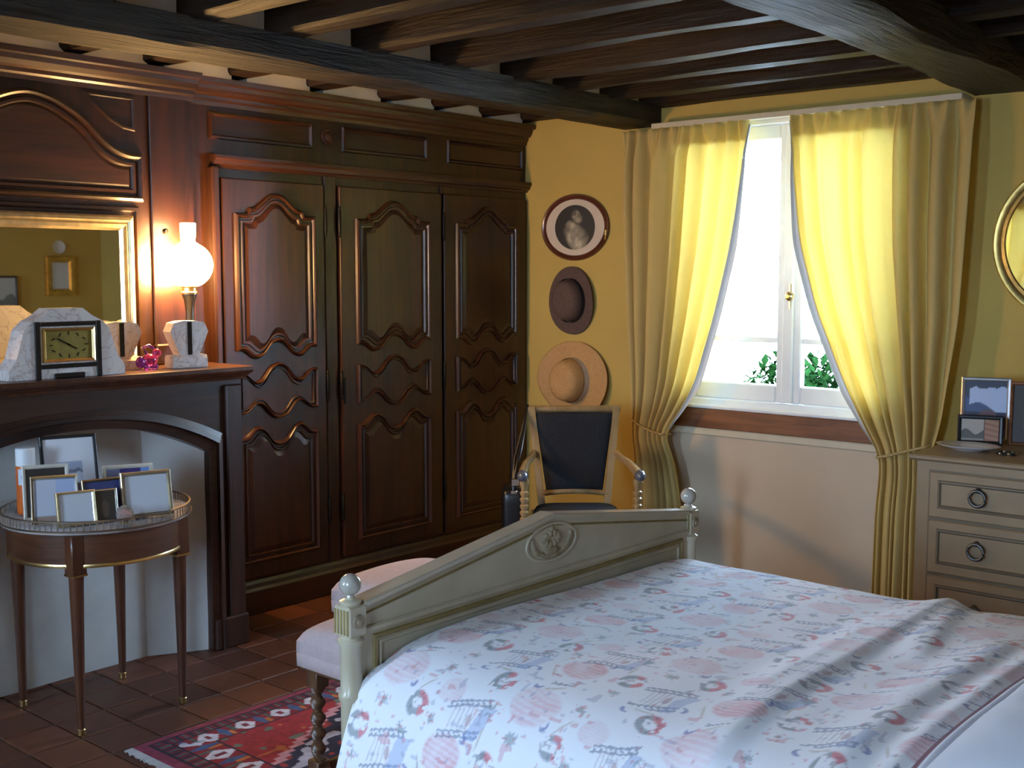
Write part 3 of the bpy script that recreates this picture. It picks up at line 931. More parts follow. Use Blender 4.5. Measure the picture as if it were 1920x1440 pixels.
obj('dial', box(BM(), -.09, .09, -.048, -.044, .068, .172), plain('dial_gilt', (0.30, 0.24, 0.06), .4, .5, var=.2, scale=30), ck)
for k in range(12):
    bm = BM()
    a = k * PI / 6
    u, v = .068 * math.sin(a), .120 + .042 * math.cos(a)
    box(bm, -.0018, .0018, -.0495, -.048, -.007, .007, mat=Matrix.Translation((u, 0, v)) @ Matrix.Rotation(-a, 4, 'Y').to_4x4())
    obj('hour_mark', bm, 'black_stone', ck)
for ang, ln in ((-62, .050), (118, .034)):
    bm = box(BM(), -.0025, .0025, -.051, -.0495, -.008, ln, mat=Matrix.Translation((0, 0, .120)) @ Matrix.Rotation(R(ang), 4, 'Y'))
    obj('clock_hand', bm, 'black_stone', ck)

# ------------------------------------------------------------------ marble side ornaments
def urn(label, loc, rot):
    t = thing('marble_urn', label, 'ornament', loc, rot, 'marble clock side ornaments')
    obj('urn_foot', extrude_profile(BM(), [(-.038, 0), (.038, 0), (.038, .035), (.028, .05), (-.028, .05), (-.038, .035)], -.075, .075), 'marble', t)
    pr = [(-.04, .05), (.04, .05), (.052, .075), (.082, .145), (.066, .180), (.03, .188), (-.03, .188), (-.066, .180), (-.082, .145), (-.052, .075)]
    obj('urn_body', prism(BM(), pr, lambda u, v, h: (h, u, v), -.034, .034), 'marble', t)
    obj('urn_band', box(BM(), .033, .037, -.009, .009, .052, .184), 'black_stone', t)
    return t
urn('small marble urn ornament standing in front of the lamp', (.262, -2.432, 1.177), R(-8))
urn('small marble urn ornament between the clock and the glass figurine', (.165, -2.675, 1.177), R(-8))

# glass figurine
fg = thing('glass_figurine', 'tiny pink and violet glass animal figurine on the mantel', 'figurine', (.235, -2.595, 1.177))
def blob(bm, c, r, sx=1, sy=1, sz=1):
    m = Matrix.Translation(c) @ Matrix.Diagonal((sx, sy, sz, 1))
    bmesh.ops.create_uvsphere(bm, u_segments=16, v_segments=10, radius=r, matrix=m)
bm = BM(); blob(bm, (0, .012, .036), .030, .8, 1.2, .85); blob(bm, (0, .045, .062), .018)
sharp(obj('body', bm, 'pinkglass', fg), 60)
bm = BM(); blob(bm, (.0, -.028, .028), .020, .8, 1, 1.2); blob(bm, (.012, -.01, .010), .011); blob(bm, (-.012, .03, .010), .011); blob(bm, (.012, .03, .010), .011)
sharp(obj('haunch', bm, 'purpleglass', fg), 60)
bm = BM(); tube(bm, [(0, .0, .062), (0, -.02, .085), (0, .01, .095), (0, .03, .082)], .006, 8)
sharp(obj('handle_loop', bm, 'purpleglass', fg), 60)

# ================================================================== ROUND TABLE AND WHAT STANDS ON IT
TX, TY, TZ = .548, -3.005, .715
tb = thing('round_table', 'small round marble-topped table on four slender brass-footed legs', 'table', (TX, TY, 0))
sharp(obj('table_top', lathe(BM(), [(0, .690), (.312, .690), (.320, .696), (.320, .708), (.314, .713), (0, .7135)], 64), plain('grey_marble', (.42, .38, .37), .18, var=.3, scale=14), tb), 40)
bm = BM()
lathe(bm, [(.321, .700), (.326, .702), (.326, .706), (.321, .708)], 64, caps=False)
lathe(bm, [(.316, .734), (.322, .735), (.322, .739), (.316, .740), (.316, .734)], 64, caps=False)
for k in range(96):
    a = 2 * PI * k / 96
    tube(bm, [(.319 * math.cos(a), .319 * math.sin(a), .708), (.319 * math.cos(a), .319 * math.sin(a), .736)], .0022, 4)
obj('brass_gallery', bm, plain('dull_brass', (.19, .14, .10), .5, .8, var=.2), tb)
sharp(obj('apron', lathe(BM(), [(.285, .582), (.292, .586), (.292, .690), (.285, .690), (.285, .582)], 64, caps=False), wood('apron_mahogany', (.050, .017, .0075), (.14, .050, .021), (3, 3, 20), .35, .4, .08), tb), 40)
sharp(obj('brass_band', lathe(BM(), [(.286, .576), (.295, .577), (.296, .584), (.294, .589), (.286, .589), (.286, .576)], 64, caps=False), 'brass', tb), 40)
for sx, sy in ((-1, -1), (1, -1), (-1, 1), (1, 1)):
    px, py = sx * .203, sy * .198
    m = Matrix.Translation((px, py, 0))
    bm = BM(); box(bm, px - .027, px + .027, py - .027, py + .027, .555, .690, .004)
    lathe(bm, [(.0115, .012), (.0135, .05), (.0245, .555)], 16, m)
    lg = sharp(obj('leg', bm, 'table', tb), 40)
    bm = lathe(BM(), [(.010, 0), (.014, .004), (.0135, .016), (.0145, .022), (.0115, .026)], 16, m)
    sharp(obj('brass_sabot', bm, 'brass', lg), 40)
    bm = BM(); box(bm, px - .0285, px + .0285, py - .0285, py + .0285, .549, .557, .002)
    obj('brass_collar', bm, 'brass', lg)

def img(kind, nx, nz, w, h):
    """paint a small picture; returns (nx,nz,3) linear colours"""
    u = np.linspace(0, 1, nx)[:, None] + np.zeros((1, nz)); v = np.linspace(0, 1, nz)[None, :] + np.zeros((nx, 1))
    col = np.zeros((nx, nz, 3)); 
    def put(mask, c):
        col[mask] = srgb(*c)
    if kind == 'blank':
        put(u >= 0, (205, 212, 222));  # flat pale fill; on the table frames it paints in glass reflection
    elif kind == 'mount':
        put(u >= 0, (226, 230, 238))
        put((abs(u - .5) < .25) & (v > .10) & (v < .66), (198, 205, 222))
        put((abs(u - .5) < .25) & (v > .50) & (v < .66), (168, 180, 205))
        put((abs(u - .5 - .04 * np.sin(v * 30)) < .22) & (abs(v - .48 - .05 * vnoise(u * 12, v * 0, 1)) < .03), (120, 128, 150))
        put((abs(u - .42) < .06 - .1 * abs(v - .3)) & (v < .42) & (v > .14), (188, 105, 100))
        put((np.hypot((u - .62) / .13, (v - .2) / .14) < 1), (70, 62, 85))
        put((np.hypot((u - .38) / .10, (v - .17) / .1) < 1), (95, 65, 75))
    elif kind == 'blue':
        put(u >= 0, (40, 48, 88)); put(v > .75, (58, 70, 120))
        put(np.hypot((u - .62) / .16, (v - .45) / .28) < 1, (150, 70, 105))
        put(np.hypot((u - .28) / .14, (v - .35) / .25) < 1, (60, 62, 95))
        put((v < .15), (34, 28, 40))
    elif kind == 'violet':
        put(u >= 0, (52, 46, 120)); put(np.hypot((u - .55) / .2, (v - .5) / .3) < 1, (165, 105, 170)); put((u > .8) & (v > .6), (110, 150, 215)); put((u < .3), (120, 130, 170))
    elif kind == 'dark':
        put(u >= 0, (52, 45, 42)); put(np.hypot((u - .5) / .2, (v - .4) / .3) < 1, (80, 66, 58))
    elif kind == 'silver_blank':
        put(u >= 0, (188, 192, 205)); put((u > .55) & (v > .72 - .25 * u), (165, 180, 212)); put(v < .12, (150, 125, 110))
    elif kind == 'mountain':
        put(u >= 0, (78, 98, 140))
        ridge = .55 + .18 * vnoise(u * 5, u * 0, 4) + .08 * vnoise(u * 14, u * 0, 8)
        put(v > ridge, (62, 72, 92))
        put((v > .52 + .10 * np.sin(u * 5)) & (v < .86 + .06 * vnoise(u * 8, u * 0, 2)) & (u > .12), (192, 208, 240))
        put((v < .46) & (v > .2), (58, 62, 88)); put(np.hypot((u - .55) / .22, (v - .38) / .12) < 1, (105, 82, 90)); put(v < .2, (66, 88, 140))
    elif kind == 'pair':
        put(u >= 0, (176, 168, 158)); put((u < .6) & (v < .42 + .12 * np.sin(u * 12)), (92, 90, 86)); put((u < .6) & (v < .12), (150, 146, 138))
        put((u > .62), (168, 128, 102)); put((u > .62) & (np.sin(v * 26 + u * 9) > .5), (150, 100, 78)); put(abs(u - .61) < .015, (60, 55, 50))
    elif kind == 'portrait':
        n = vnoise(u * 9, v * 9, 5); n2 = vnoise(u * 22, v * 22, 7)
        put(u >= 0, (46, 44, 40))
        f = 1 - np.hypot((u - .56 + .25 * (v - .72)) / .15, (v - .74) / .17); g = 1 - np.hypot((u - .50 + .35 * (v - .4)) / .34, (v - .22) / .42)
        sc = 1 - np.hypot((u - .40) / .16, (v - .52) / .16)
        s = np.clip(np.maximum(np.maximum(f * 1.1, g * .9), sc * .8) * 2.4, 0, 1) * (0.15 + .75 * n + .35 * n2)
        s = s * np.where(np.hypot((u - .62) / .06, (v - .76) / .05) < 1, .55, 1) * np.where((np.hypot((u - .47) / .08, (v - .84) / .09) < 1), .35, 1)
        base = np.array(srgb(46, 44, 40)); lt = np.array(srgb(196, 184, 160))
        col = base + (lt - base) * np.clip(s, 0, 1)[..., None]
    elif kind == 'bluegrey':
        put(u >= 0, (190, 196, 200)); put(v < .4 + .1 * np.sin(u * 9), (110, 120, 130))
    return col

def photo_frame(name, label, loc, yaw, w, h, border, depth, mat, picture, tilt=12, cat='picture frame', group=None, mount=None, nx=28, nz=28, prof=None, strut=True):
    """local: stands on its lower edge, faces -y, leans back by tilt"""
    t = thing(name, label, cat, loc, R(yaw), group)
    T = Matrix.Rotation(R(-tilt), 4, 'X')
    def fr(u, v, hh):
        return T @ Vector((u, -hh, v))
    pr = prof or [(0, -depth * .5), (0, depth * .35), (border * .25, depth * .5), (border * .7, depth * .42), (border, depth * .1)]
    bm = moulding(BM(), [(-w / 2, 0), (w / 2, 0), (w / 2, h), (-w / 2, h)], pr, fr, fill=False)
    obj('frame', bm, mat, t)
    a, b = w / 2 - border * .9, h - border * .9
    X, Zz = np.meshgrid(np.linspace(-a, a, nx), np.linspace(border * .9, b, nz), indexing='ij')
    ct, st = math.cos(R(tilt)), math.sin(R(tilt))
    P = np.stack([X, Zz * st, Zz * ct], -1)
    grid_obj('picture', P, 'print', t, img(picture, nx, nz, w, h), smooth=False)
    obj('back_board', prism(BM(), [(-w / 2 + .002, .002), (w / 2 - .002, .002), (w / 2 - .002, h - .002), (-w / 2 + .002, h - .002)], fr, -depth * .5, -.002), 'blackwood', t)
    if strut:
        y1 = h * .62 * st; z1 = h * .62 * ct
        bm = BM()
        vs0 = [bm.verts.new(c) for c in ((-.018, y1 + depth * .5, z1), (.018, y1 + depth * .5, z1), (.026, y1 + h * .20, 0.0), (-.026, y1 + h * .20, 0.0))]
        vs1 = [bm.verts.new((v.co.x, v.co.y + .003, v.co.z)) for v in vs0]
        for k in range(4): bm.faces.new((vs0[k], vs0[(k + 1) % 4], vs1[(k + 1) % 4], vs1[k]))
        bm.faces.new(vs0[::-1]); bm.faces.new(vs1)
        obj('easel_strut', bm, 'blackwood', t)
    return t
ZT = TZ + .003
G1 = 'framed photographs on the round table'
photo_frame('photo_frame', 'tall black frame with a wide white mount at the back of the table', (.475, -3.055, ZT), 74, .195, .265, .012, .018, 'blackwood', 'mount', 13, group=G1, nx=60, nz=60)
photo_frame('photo_frame', 'cream frame holding a violet photograph behind the brown frame', (.590, -2.900, ZT), 66, .175, .152, .014, .014, plain('cream_frame', (.62, .60, .52), .4), 'violet', 14, group=G1)
photo_frame('photo_frame', 'brown and gilt frame with a face painted pale as glass glare at the edge of the table', (.800, -2.955, ZT), 73, .172, .158, .014, .022, plain('brown_gilt_frame', (.34, .27, .17), .25, .5, var=.3), 'blank', 14, group=G1)
photo_frame('photo_frame', 'wide frame with a dark blue photograph in the middle of the table', (.728, -3.068, ZT), 78, .152, .140, .010, .016, plain('dark_gilt_frame', (.16, .12, .07), .3, .6, var=.3), 'blue', 15, group=G1)
photo_frame('photo_frame', 'silver frame with a glittering border at the side of the table', (.679, -3.229, ZT), 64, .150, .165, .013, .016, 'silver', 'silver_blank', 18, group=G1)
photo_frame('photo_frame', 'cream frame standing just behind the silver frame', (.592, -3.212, ZT), 66, .150, .190, .013, .012, plain('ivory_frame', (.60, .56, .48), .4), 'dark', 14, group=G1)
photo_frame('photo_frame', 'small gilt frame with a painted pale glass reflection nearest the table rim', (.752, -3.190, ZT), 76, .128, .115, .009, .018, 'palegold', 'blank', 14, group=G1)
photo_frame('photo_frame', 'tiny silver frame with a dark picture beside the glass ball', (.772, -3.098, ZT), 73, .082, .112, .007, .010, 'silver', 'dark', 12, group=G1)

pw = thing('glass_paperweight', 'round faceted glass paperweight in front of the framed photographs', 'paperweight', (.824, -3.060, ZT - .001))
bm = BM(); bmesh.ops.create_icosphere(bm, subdivisions=2, radius=.030, matrix=Matrix.Translation((0, 0, .031)))
obj('glass_body', bm, 'clearglass', pw)
sharp(obj('inner_flower', (lambda b: (blob(b, (0, 0, .026), .016), b)[1])(BM()), plain('paperweight_core', (.55, .25, .22), .5, var=.5, scale=60), pw))
sharp(obj('brass_ring', lathe(BM(), [(.014, 0), (.018, .0), (.019, .004), (.015, .006), (.014, 0)], 20, caps=False), 'brass', pw))

can = thing('spray_can', 'orange can with a white cap at the back of the table', 'can', (.415, -3.195, ZT - .002))
sharp(obj('can_body', lathe(BM(), [(0, 0), (.031, 0), (.033, .004), (.033, .168), (.029, .176), (0, .177)], 28), 'orange', can), 30)
sharp(obj('can_cap', lathe(BM(), [(.0325, .170), (.0325, .228), (.030, .232), (0, .233)], 28), 'capwhite', can), 30)
nu, nv = 20, 10
A, Zq = np.meshgrid(np.linspace(R(-75), R(15), nu), np.linspace(.105, .160, nv), indexing='ij')
Pq = np.stack([.0335 * np.cos(A), .0335 * np.sin(A), Zq], -1)
cc = np.zeros((nu, nv, 3)); cc[:] = srgb(205, 214, 225)
el = np.hypot((A - R(-30)) / R(26), (Zq - .134) / .012) < 1
cc[el] = srgb(70, 110, 160)
grid_obj('can_label', Pq, 'print', can, cc)

# ================================================================== WALL WITH THE HATS
def oval(bm, prof, a, b, loc, seg=48):
    """rings of a wall-hung oval: prof = [(scale_inset, out)] ; faces -y"""
    rings = []
    for d, h in prof:
        rings.append([bm.verts.new((loc[0] + (a - d) * math.cos(2 * PI * k / seg), loc[1] - h, loc[2] + (b - d) * math.sin(2 * PI * k / seg))) for k in range(seg)])
    for p, q in zip(rings, rings[1:]):
        for k in range(seg): bm.faces.new((p[k], p[(k + 1) % seg], q[(k + 1) % seg], q[k]))
    return bm, rings
OC = (.365, 0, 1.808)
ov = thing('oval_picture', 'oval mahogany-framed portrait print with a pale mount above the hats', 'picture', (OC[0], -.002, OC[2] - .18))
bm, _ = oval(BM(), [(0, .002), (0, .018), (.008, .026), (.020, .024), (.028, .014), (.030, .006)], .232, .182, OC)
sharp(obj('oval_frame', bm, 'mahog', ov, world=True), 50)
bm, rg = oval(BM(), [(.028, .010), (.098, .010)], .232, .182, OC)
obj('mount', bm, 'mat', ov, world=True)
n = 44
U, V = np.meshgrid(np.linspace(0, 1, n), np.linspace(0, 1, n), indexing='ij')
a_, b_ = .138, .122
th = (U - .5) * 2; ph = (V - .5) * 2
# square-to-disc map so that the print is a real oval sheet
dx = th * np.sqrt(1 - ph ** 2 / 2); dz = ph * np.sqrt(1 - th ** 2 / 2)
cols = img('portrait', n, n, 1, 1)
P = np.stack([OC[0] + a_ * dx, np.full_like(dx, -.0125), OC[2] + b_ * dz], -1) - np.array(ov.location)
grid_obj('portrait_print', P, 'print', ov, cols, smooth=False)
bm = BM(); tube(bm, [(OC[0] + .213, -.022, OC[2] - .07), (OC[0] + .222, -.030, OC[2] - .045), (OC[0] + .224, -.030, OC[2] - .02)], .005, 8)
obj('gilt_clasp', bm, 'gold', ov, world=True)

def hat(name, label, c, brim_a, brim_b, cr_a, cr_b, cr_h, mat, band, tiltdeg, droop, seed, crown_off=(0, 0)):
    """hung flat on the wall: crown towards the room (-y)"""
    t = thing(name, label, 'hat', (c[0], -.006, c[1]))
    seg = 56
    prof = [(0, -.012)]
    rings = []
    bm = BM()
    def ring(a, b, out, wav=0.0, ox=0, oz=0):
        r_ = []
        for k in range(seg):
            q = 2 * PI * k / seg
            w = wav * math.sin(2 * q + seed) + .4 * wav * math.sin(3 * q + seed * 2)
            r_.append(bm.verts.new((ox + a * math.cos(q), -(out + w + abs(wav)) , oz + b * math.sin(q))))
        return r_
    T = 10
    seq = []
    for i in range(T + 1):                       # brim from rim to crown root
        f = i / T
        seq.append((brim_a + (cr_a - brim_a) * f, brim_b + (cr_b - brim_b) * f, .008 + droop * (1 - f) ** 2 * .0 + .012 * f, droop * (1 - f) ** 1.5, crown_off[0] * f, crown_off[1] * f))
    for f, h in ((.985, .15), (.965, .35), (.93, .60), (.87, .80), (.76, .93), (.55, 1.0), (.3, .97), (.12, .93)):
        seq.append((cr_a * f, cr_b * f, .020 + cr_h * h, 0, crown_off[0], crown_off[1]))
    for s in seq: rings.append(ring(*s))
    for p, q in zip(rings, rings[1:]):
        for k in range(seg): bm.faces.new((p[k], p[(k + 1) % seg], q[(k + 1) % seg], q[k]))
    bm.faces.new(rings[-1])
    o = obj('brim_and_crown', bm, mat, t)
    sharp(o, 60)
    md = o.modifiers.new('thickness', 'SOLIDIFY'); md.thickness = .003
    bm = BM()
    b0 = []
    for f, h in ((1.045, .02), (1.03, .34)):
        b0.append([bm.verts.new((crown_off[0] + cr_a * f * math.cos(2 * PI * k / seg), -(.020 + cr_h * h), crown_off[1] + cr_b * f * math.sin(2 * PI * k / seg))) for k in range(seg)])
    for k in range(seg): bm.faces.new((b0[0][k], b0[0][(k + 1) % seg], b0[1][(k + 1) % seg], b0[1][k]))
    sharp(obj('hat_band', bm, band, t), 60)
    t.rotation_euler = (0, R(tiltdeg), 0)
    return t
hat('felt_hat', 'dark brown felt hat hanging below the oval picture', (.352, 1.407), .155, .188, .095, .118, .085, 'felt', 'feltband', -6, .010, 1)
hat('straw_hat', 'wide straw hat with a pale ribbon hanging above the chair back', (.372, .968), .242, .215, .108, .120, .120, 'straw', 'ribbon', 4, .016, 2)

# ================================================================== ARMCHAIR
ch = thing('open_armchair', 'light wooden armchair with a charcoal blue cloth back in the corner', 'armchair', (1.055, -.865, 0), R(42))
def bar(bm, p0, p1, w, d):
    p0, p1 = Vector(p0), Vector(p1)
    t = (p1 - p0).normalized()
    a = Vector((1, 0, 0)) - t * t.x
    if a.length < .2: a = Vector((0, 1, 0)) - t * t.y
    a.normalize(); b = t.cross(a)
    q = [[p + a * sx * w / 2 + b * sy * d / 2 for sx, sy in ((-1, -1), (1, -1), (1, 1), (-1, 1))] for p in (p0, p1)]
    A_ = [bm.verts.new(c) for c in q[0]]; B_ = [bm.verts.new(c) for c in q[1]]
    for k in range(4): bm.faces.new((A_[k], A_[(k + 1) % 4], B_[(k + 1) % 4], B_[k]))
    bm.faces.new(A_[::-1]); bm.faces.new(B_)
    return bm
def by(z):                                   # rake of the back
    return .215 + (z - .44) * .16
# seat
bm = BM()
so = [(-.245, -.235), (.245, -.235), (.21, .215), (-.21, .215)]
prism(bm, so, lambda u, v, h: (u, v, h), .365, .415)
obj('seat_rail', bm, 'chairwood', ch)
nn = 24
U, V = np.meshgrid(np.linspace(-1, 1, nn), np.linspace(-1, 1, nn), indexing='ij')
wv = .235 - .0175 * (V + 1)
dome = np.clip((1 - np.abs(U) ** 6) * (1 - np.abs(V) ** 6), 0, 1) ** .5
P = np.stack([U * wv, -.005 + V * .215, .412 + .052 * dome], -1)
grid_obj('seat_cushion', P, 'bluecloth', ch)
for s in (-1, 1):
    bm = bar(BM(), (s * .150, by(.40) , .36), (s * .208, by(.905), .905), .034, .030)
    obj('back_stile', bm, 'chairwood', ch)
    # scroll top
    bm = bar(BM(), (s * .182, by(.36) + .0, .40), (s * .190, by(.36) + .06, 0), .034, .032)
    obj('leg', bm, 'chairwood', ch)
    m = Matrix.Translation((s * .226, -.205, 0))
    bm = lathe(BM(), [(.011, 0), (.014, .02), (.024, .26), (.026, .29), (.018, .30), (.027, .315), (.027, .37), (.022, .375)], 16, m)
    sharp(obj('leg', bm, 'chairwood', ch))
    rr = [(.020, .40), (.022, .415), (.016, .425)]
    z = .425
    while z < .57:
        rr += [(.020, z + .010), (.020, z + .016), (.013, z + .022)]; z += .030
    rr += [(.016, .585), (.022, .60), (.022, .618), (.010, .622)]
    m = Matrix.Translation((s * .256, -.185, .014))
    sharp(obj('arm_support', lathe(BM(), rr, 16, m), 'chairwood', ch), 30)
    pts = [(s * .196, by(.685) - .005, .688), (s * .212, .13, .682), (s * .240, .02, .672), (s * .258, -.10, .656), (s * .264, -.18, .648)]
    arm = sharp(obj('arm', tube(BM(), pts, .018, 10, rads=[.016, .016, .018, .020, .022]), 'chairwood', ch), 50)
    bm = BM(); blob(bm, (s * .264, -.205, .652), .030, .85, 1.25, .9)
    sharp(obj('arm_scroll', bm, plain('polished_arm_sky_sheen', (.10, .11, .14), .12, var=.1, coat=1.0), arm), 60)  # blue-grey base colour paints in daylight mirrored by the glossy arm end
# top rail, lower back rail
bm = BM()
pts = [(-.228 + .456 * k / 12, by(.90) + .012 - .012 * math.cos(PI * (k / 12 - .5)), .897) for k in range(13)]
tube(bm, pts, .017, 10)
sharp(obj('top_rail', bm, 'chairwood', ch), 50)
pts = [(-.160 + .32 * k / 12, by(.50), .492 + .012 * math.sin(PI * k / 12)) for k in range(13)]
sharp(obj('lower_back_rail', tube(BM(), pts, .014, 10), 'chairwood', ch), 50)
U, V = np.meshgrid(np.linspace(-1, 1, nn), np.linspace(0, 1, nn), indexing='ij')
hw = .138 + .052 * V
dome = np.clip((1 - np.abs(U) ** 8) * (1 - np.abs(2 * V - 1) ** 8), 0, 1) ** .5
Zc = .508 + .372 * V
P = np.stack([U * hw, by(Zc) - .004 - .020 * dome, Zc], -1)
grid_obj('back_pad', P, 'bluecloth', ch)
P2 = np.stack([U * hw, by(Zc) + .006 + .006 * dome, Zc], -1)
grid_obj('back_lining', P2, 'bluecloth', ch)

# bag hanging from the chair
bg_ = thing('shoulder_bag', 'black leather bag with silver buckles hanging from the chair back', 'bag', (ch.location.x, ch.location.y, .30), R(42))
def superbox(nu, nv, a, b, c, e=.35):
    u = np.linspace(-PI, PI, nu); v = np.linspace(-PI / 2, PI / 2, nv)
    U, V = np.meshgrid(u, v, indexing='ij')
    f = lambda w, k: np.sign(w) * np.abs(w) ** k
    return np.stack([a * f(np.cos(V), e) * f(np.cos(U), e), b * f(np.cos(V), e) * f(np.sin(U), e), c * f(np.sin(V), e)], -1)
grid_obj('bag_body', superbox(40, 20, .055, .10, .125) + np.array([-.300, .10, .13]), 'leather', bg_)
sharp(obj('strap', tube(BM(), [(-.300, .02, .24), (-.290, .03, .33), (-.262, .12, .44), (-.238, .24, .55), (-.226, by(.9) + .01, .614), (-.224, by(.9) + .034, .600), (-.250, .31, .50), (-.290, .22, .36), (-.300, .17, .24)], .008, 6), 'leather', bg_), 60)
obj('buckle', box(BM(), -.312, -.276, .012, .030, .265, .300, .004), 'silver', bg_)
obj('buckle', box(BM(), -.316, -.282, .006, .024, .215, .245, .004), 'silver', bg_)

# ================================================================== CHEST OF DRAWERS
CX0, CX1, CYF, CYB, CZ = 2.622, 3.70, -.78, -.22, .87
cd = thing('chest_of_drawers', 'grey-beige painted chest of drawers with iron ring pulls', 'chest of drawers', ((CX0 + CX1) / 2, (CYF + CYB) / 2, 0))
obj('carcass', box(BM(), CX0, CX1, CYF, CYB, .09, CZ - .022, .004), 'chest', cd, world=True)
tp = [(CYB + .01, CZ - .024), (CYF - .010, CZ - .024), (CYF - .022, CZ - .016), (CYF - .022, CZ - .006), (CYF - .016, CZ), (CYB + .01, CZ)]
obj('chest_top', extrude_profile(BM(), tp, CX0 - .020, CX1 + .020, axis='x'), 'chest', cd, world=True)
for x in (CX0 + .03, CX1 - .03):
    for y in (CYF + .03, CYB - .03):
        sharp(obj('foot', lathe(BM(), [(.016, 0), (.020, .01), (.030, .09)], 14, Matrix.Translation((x, y, 0))), 'chest', cd, world=True))
for z0, z1 in ((.634, .808), (.420, .622), (.150, .408)):
    d = obj('drawer', box(BM(), CX0 + .056, CX1 - .056, CYF - .010, CYF + .06, z0, z1, .004), 'chest', cd, world=True)
    obj('drawer_gap_shade', box(BM(), CX0 + .050, CX1 - .050, CYF - .0015, CYF + .005, z0 - .006, z1 + .006), 'chestdark', d, world=True)  # dark slab round the drawer, shade of the gap put into its colour
    x0, x1 = CX0 + .088, CX1 - .088
    a, b = z0 + .036, z1 - .030
    obj('drawer_moulding', moulding(BM(), [(x0, a), (x1, a), (x1, b), (x0, b)], [(0, 0), (.003, .005), (.009, .006), (.014, -.000)], lambda u, v, h: (u, CYF - .0105 - h, v), fill=False), 'chestdark', d, world=True)
    zc = (a + b) / 2 + .004
    for x in (2.862, CX1 - .24):
        ring = [(x + .029 * math.sin(t), CYF - .022, zc - .002 + .029 * math.cos(t)) for t in [2 * PI * k / 28 for k in range(28)]]
        r_ = sharp(obj('ring_pull', tube(BM(), ring, .0065, 8, closed=True), 'pewter', d, world=True), 60)
        obj('pull_boss', lathe(BM(), [(.012, 0), (.010, .006), (.004, .012), (0, .013)], 14, Matrix.Translation((x, CYF - .010, zc + .027)) @ Matrix.Rotation(R(90), 4, 'X')), 'pewter', d, world=True)

photo_frame('photo_frame', 'silver frame with a blue mountain photograph on the chest', (2.705, -.29, CZ), 17, .190, .262, .016, .016, plain('pewter_frame', (.42, .40, .40), .3, .7), 'mountain', 8, group='framed photographs on the chest', nx=50, nz=50)
photo_frame('photo_frame', 'low black frame with two small photographs on the chest', (2.722, -.395, CZ), 17, .172, .118, .016, .014, 'blackwood', 'pair', 9, group='framed photographs on the chest', nx=50, nz=40)
photo_frame('photo_frame', 'wooden frame at the end of the chest cut by the picture edge', (2.885, -.31, CZ), 14, .150, .255, .014, .018, 'sillwood', 'dark', 8, group='framed photographs on the chest')
ds = thing('shallow_dish', 'shallow white porcelain dish on the chest of drawers', 'dish', (2.742, -.575, CZ))
sharp(obj('dish_bowl', lathe(BM(), [(0, .004), (.05, .0), (.055, .003), (.085, .012), (.108, .020), (.110, .022), (.106, .023), (.07, .012), (0, .008)], 40, sx=1.12, sy=.80), 'porcelain', ds), 50)
br = thing('bead_bracelet', 'dark bead bracelet with silver links lying on the chest', 'bracelet', (2.895, -.60, CZ))
bm = BM(); bm2 = BM()
for k in range(18):
    a = 2 * PI * k / 18
    blob(bm if k % 3 else bm2, (.032 * math.cos(a), .026 * math.sin(a), .0065), .0062)
sharp(obj('beads', bm, 'blackwood', br), 60); sharp(obj('links', bm2, 'silver', br), 60)

# round wall mirror
wm = thing('round_mirror', 'round mirror in a narrow gilt frame above the chest', 'mirror', (2.95, -.002, 1.686 - .335))
bm, _ = oval(BM(), [(0, .0), (0, .018), (.010, .028), (.026, .026), (.036, .018), (.050, .020), (.056, .010)], .335, .335, (2.95, 0, 1.686), 64)
sharp(obj('gilt_frame', bm, 'gold', wm, world=True), 40)
bm, rg = oval(BM(), [(.050, .0), (.050, .012)], .335, .335, (2.95, 0, 1.686), 64)
bm.faces.new(rg[-1])
obj('mirror_glass', bm, 'mirror', wm, world=True)

# pictures on the right-hand wall (seen in the mantel mirror)
def wall_picture(label, yc, z0, w, h, border, mat, pic):
    t = photo_frame('wall_picture', label, (XR - .016, yc, z0), -90, w, h, border, .03, mat, pic, 0, 'picture', strut=False)
wall_picture('thick gilt frame on the side wall, mirrored over the mantel', -.37, 1.38, .25, .32, .055, 'gold', 'blank')
wall_picture('thin dark frame on the side wall, mirrored at the mirror edge', -.86, 1.26, .26, .28, .016, 'blackwood', 'bluegrey')
wc = thing('wall_plate', 'small white plate hanging on the side wall above the gilt frame', 'plate', (XR - .004, -.37, 1.72))
sharp(obj('plate_body', lathe(BM(), [(0, .006), (.03, .005), (.05, .014), (.052, .012), (.035, .0), (0, .0)], 28, Matrix.Translation((0, 0, .05)) @ Matrix.Rotation(R(-90), 4, 'Y')), 'porcelain', wc), 50)

# ================================================================== BED
BX = 2.29
YA, YBD = -3.345, -1.868                 # post centres
bed = thing('bed', 'grey-beige painted bed with a pointed footboard and ball finials', 'bed', (3.3, -2.605, 0))
yc = (YA + YBD) / 2
ft = [(YA + .02, .22), (YBD - .02, .22), (YBD - .02, .770), (yc + .04, .868), (yc, .872), (yc - .04, .868), (YA + .02, .770)]
fb = obj('footboard', prism(BM(), ft, fx(0), BX - .018, BX + .014), 'bedpaint', bed, world=True)
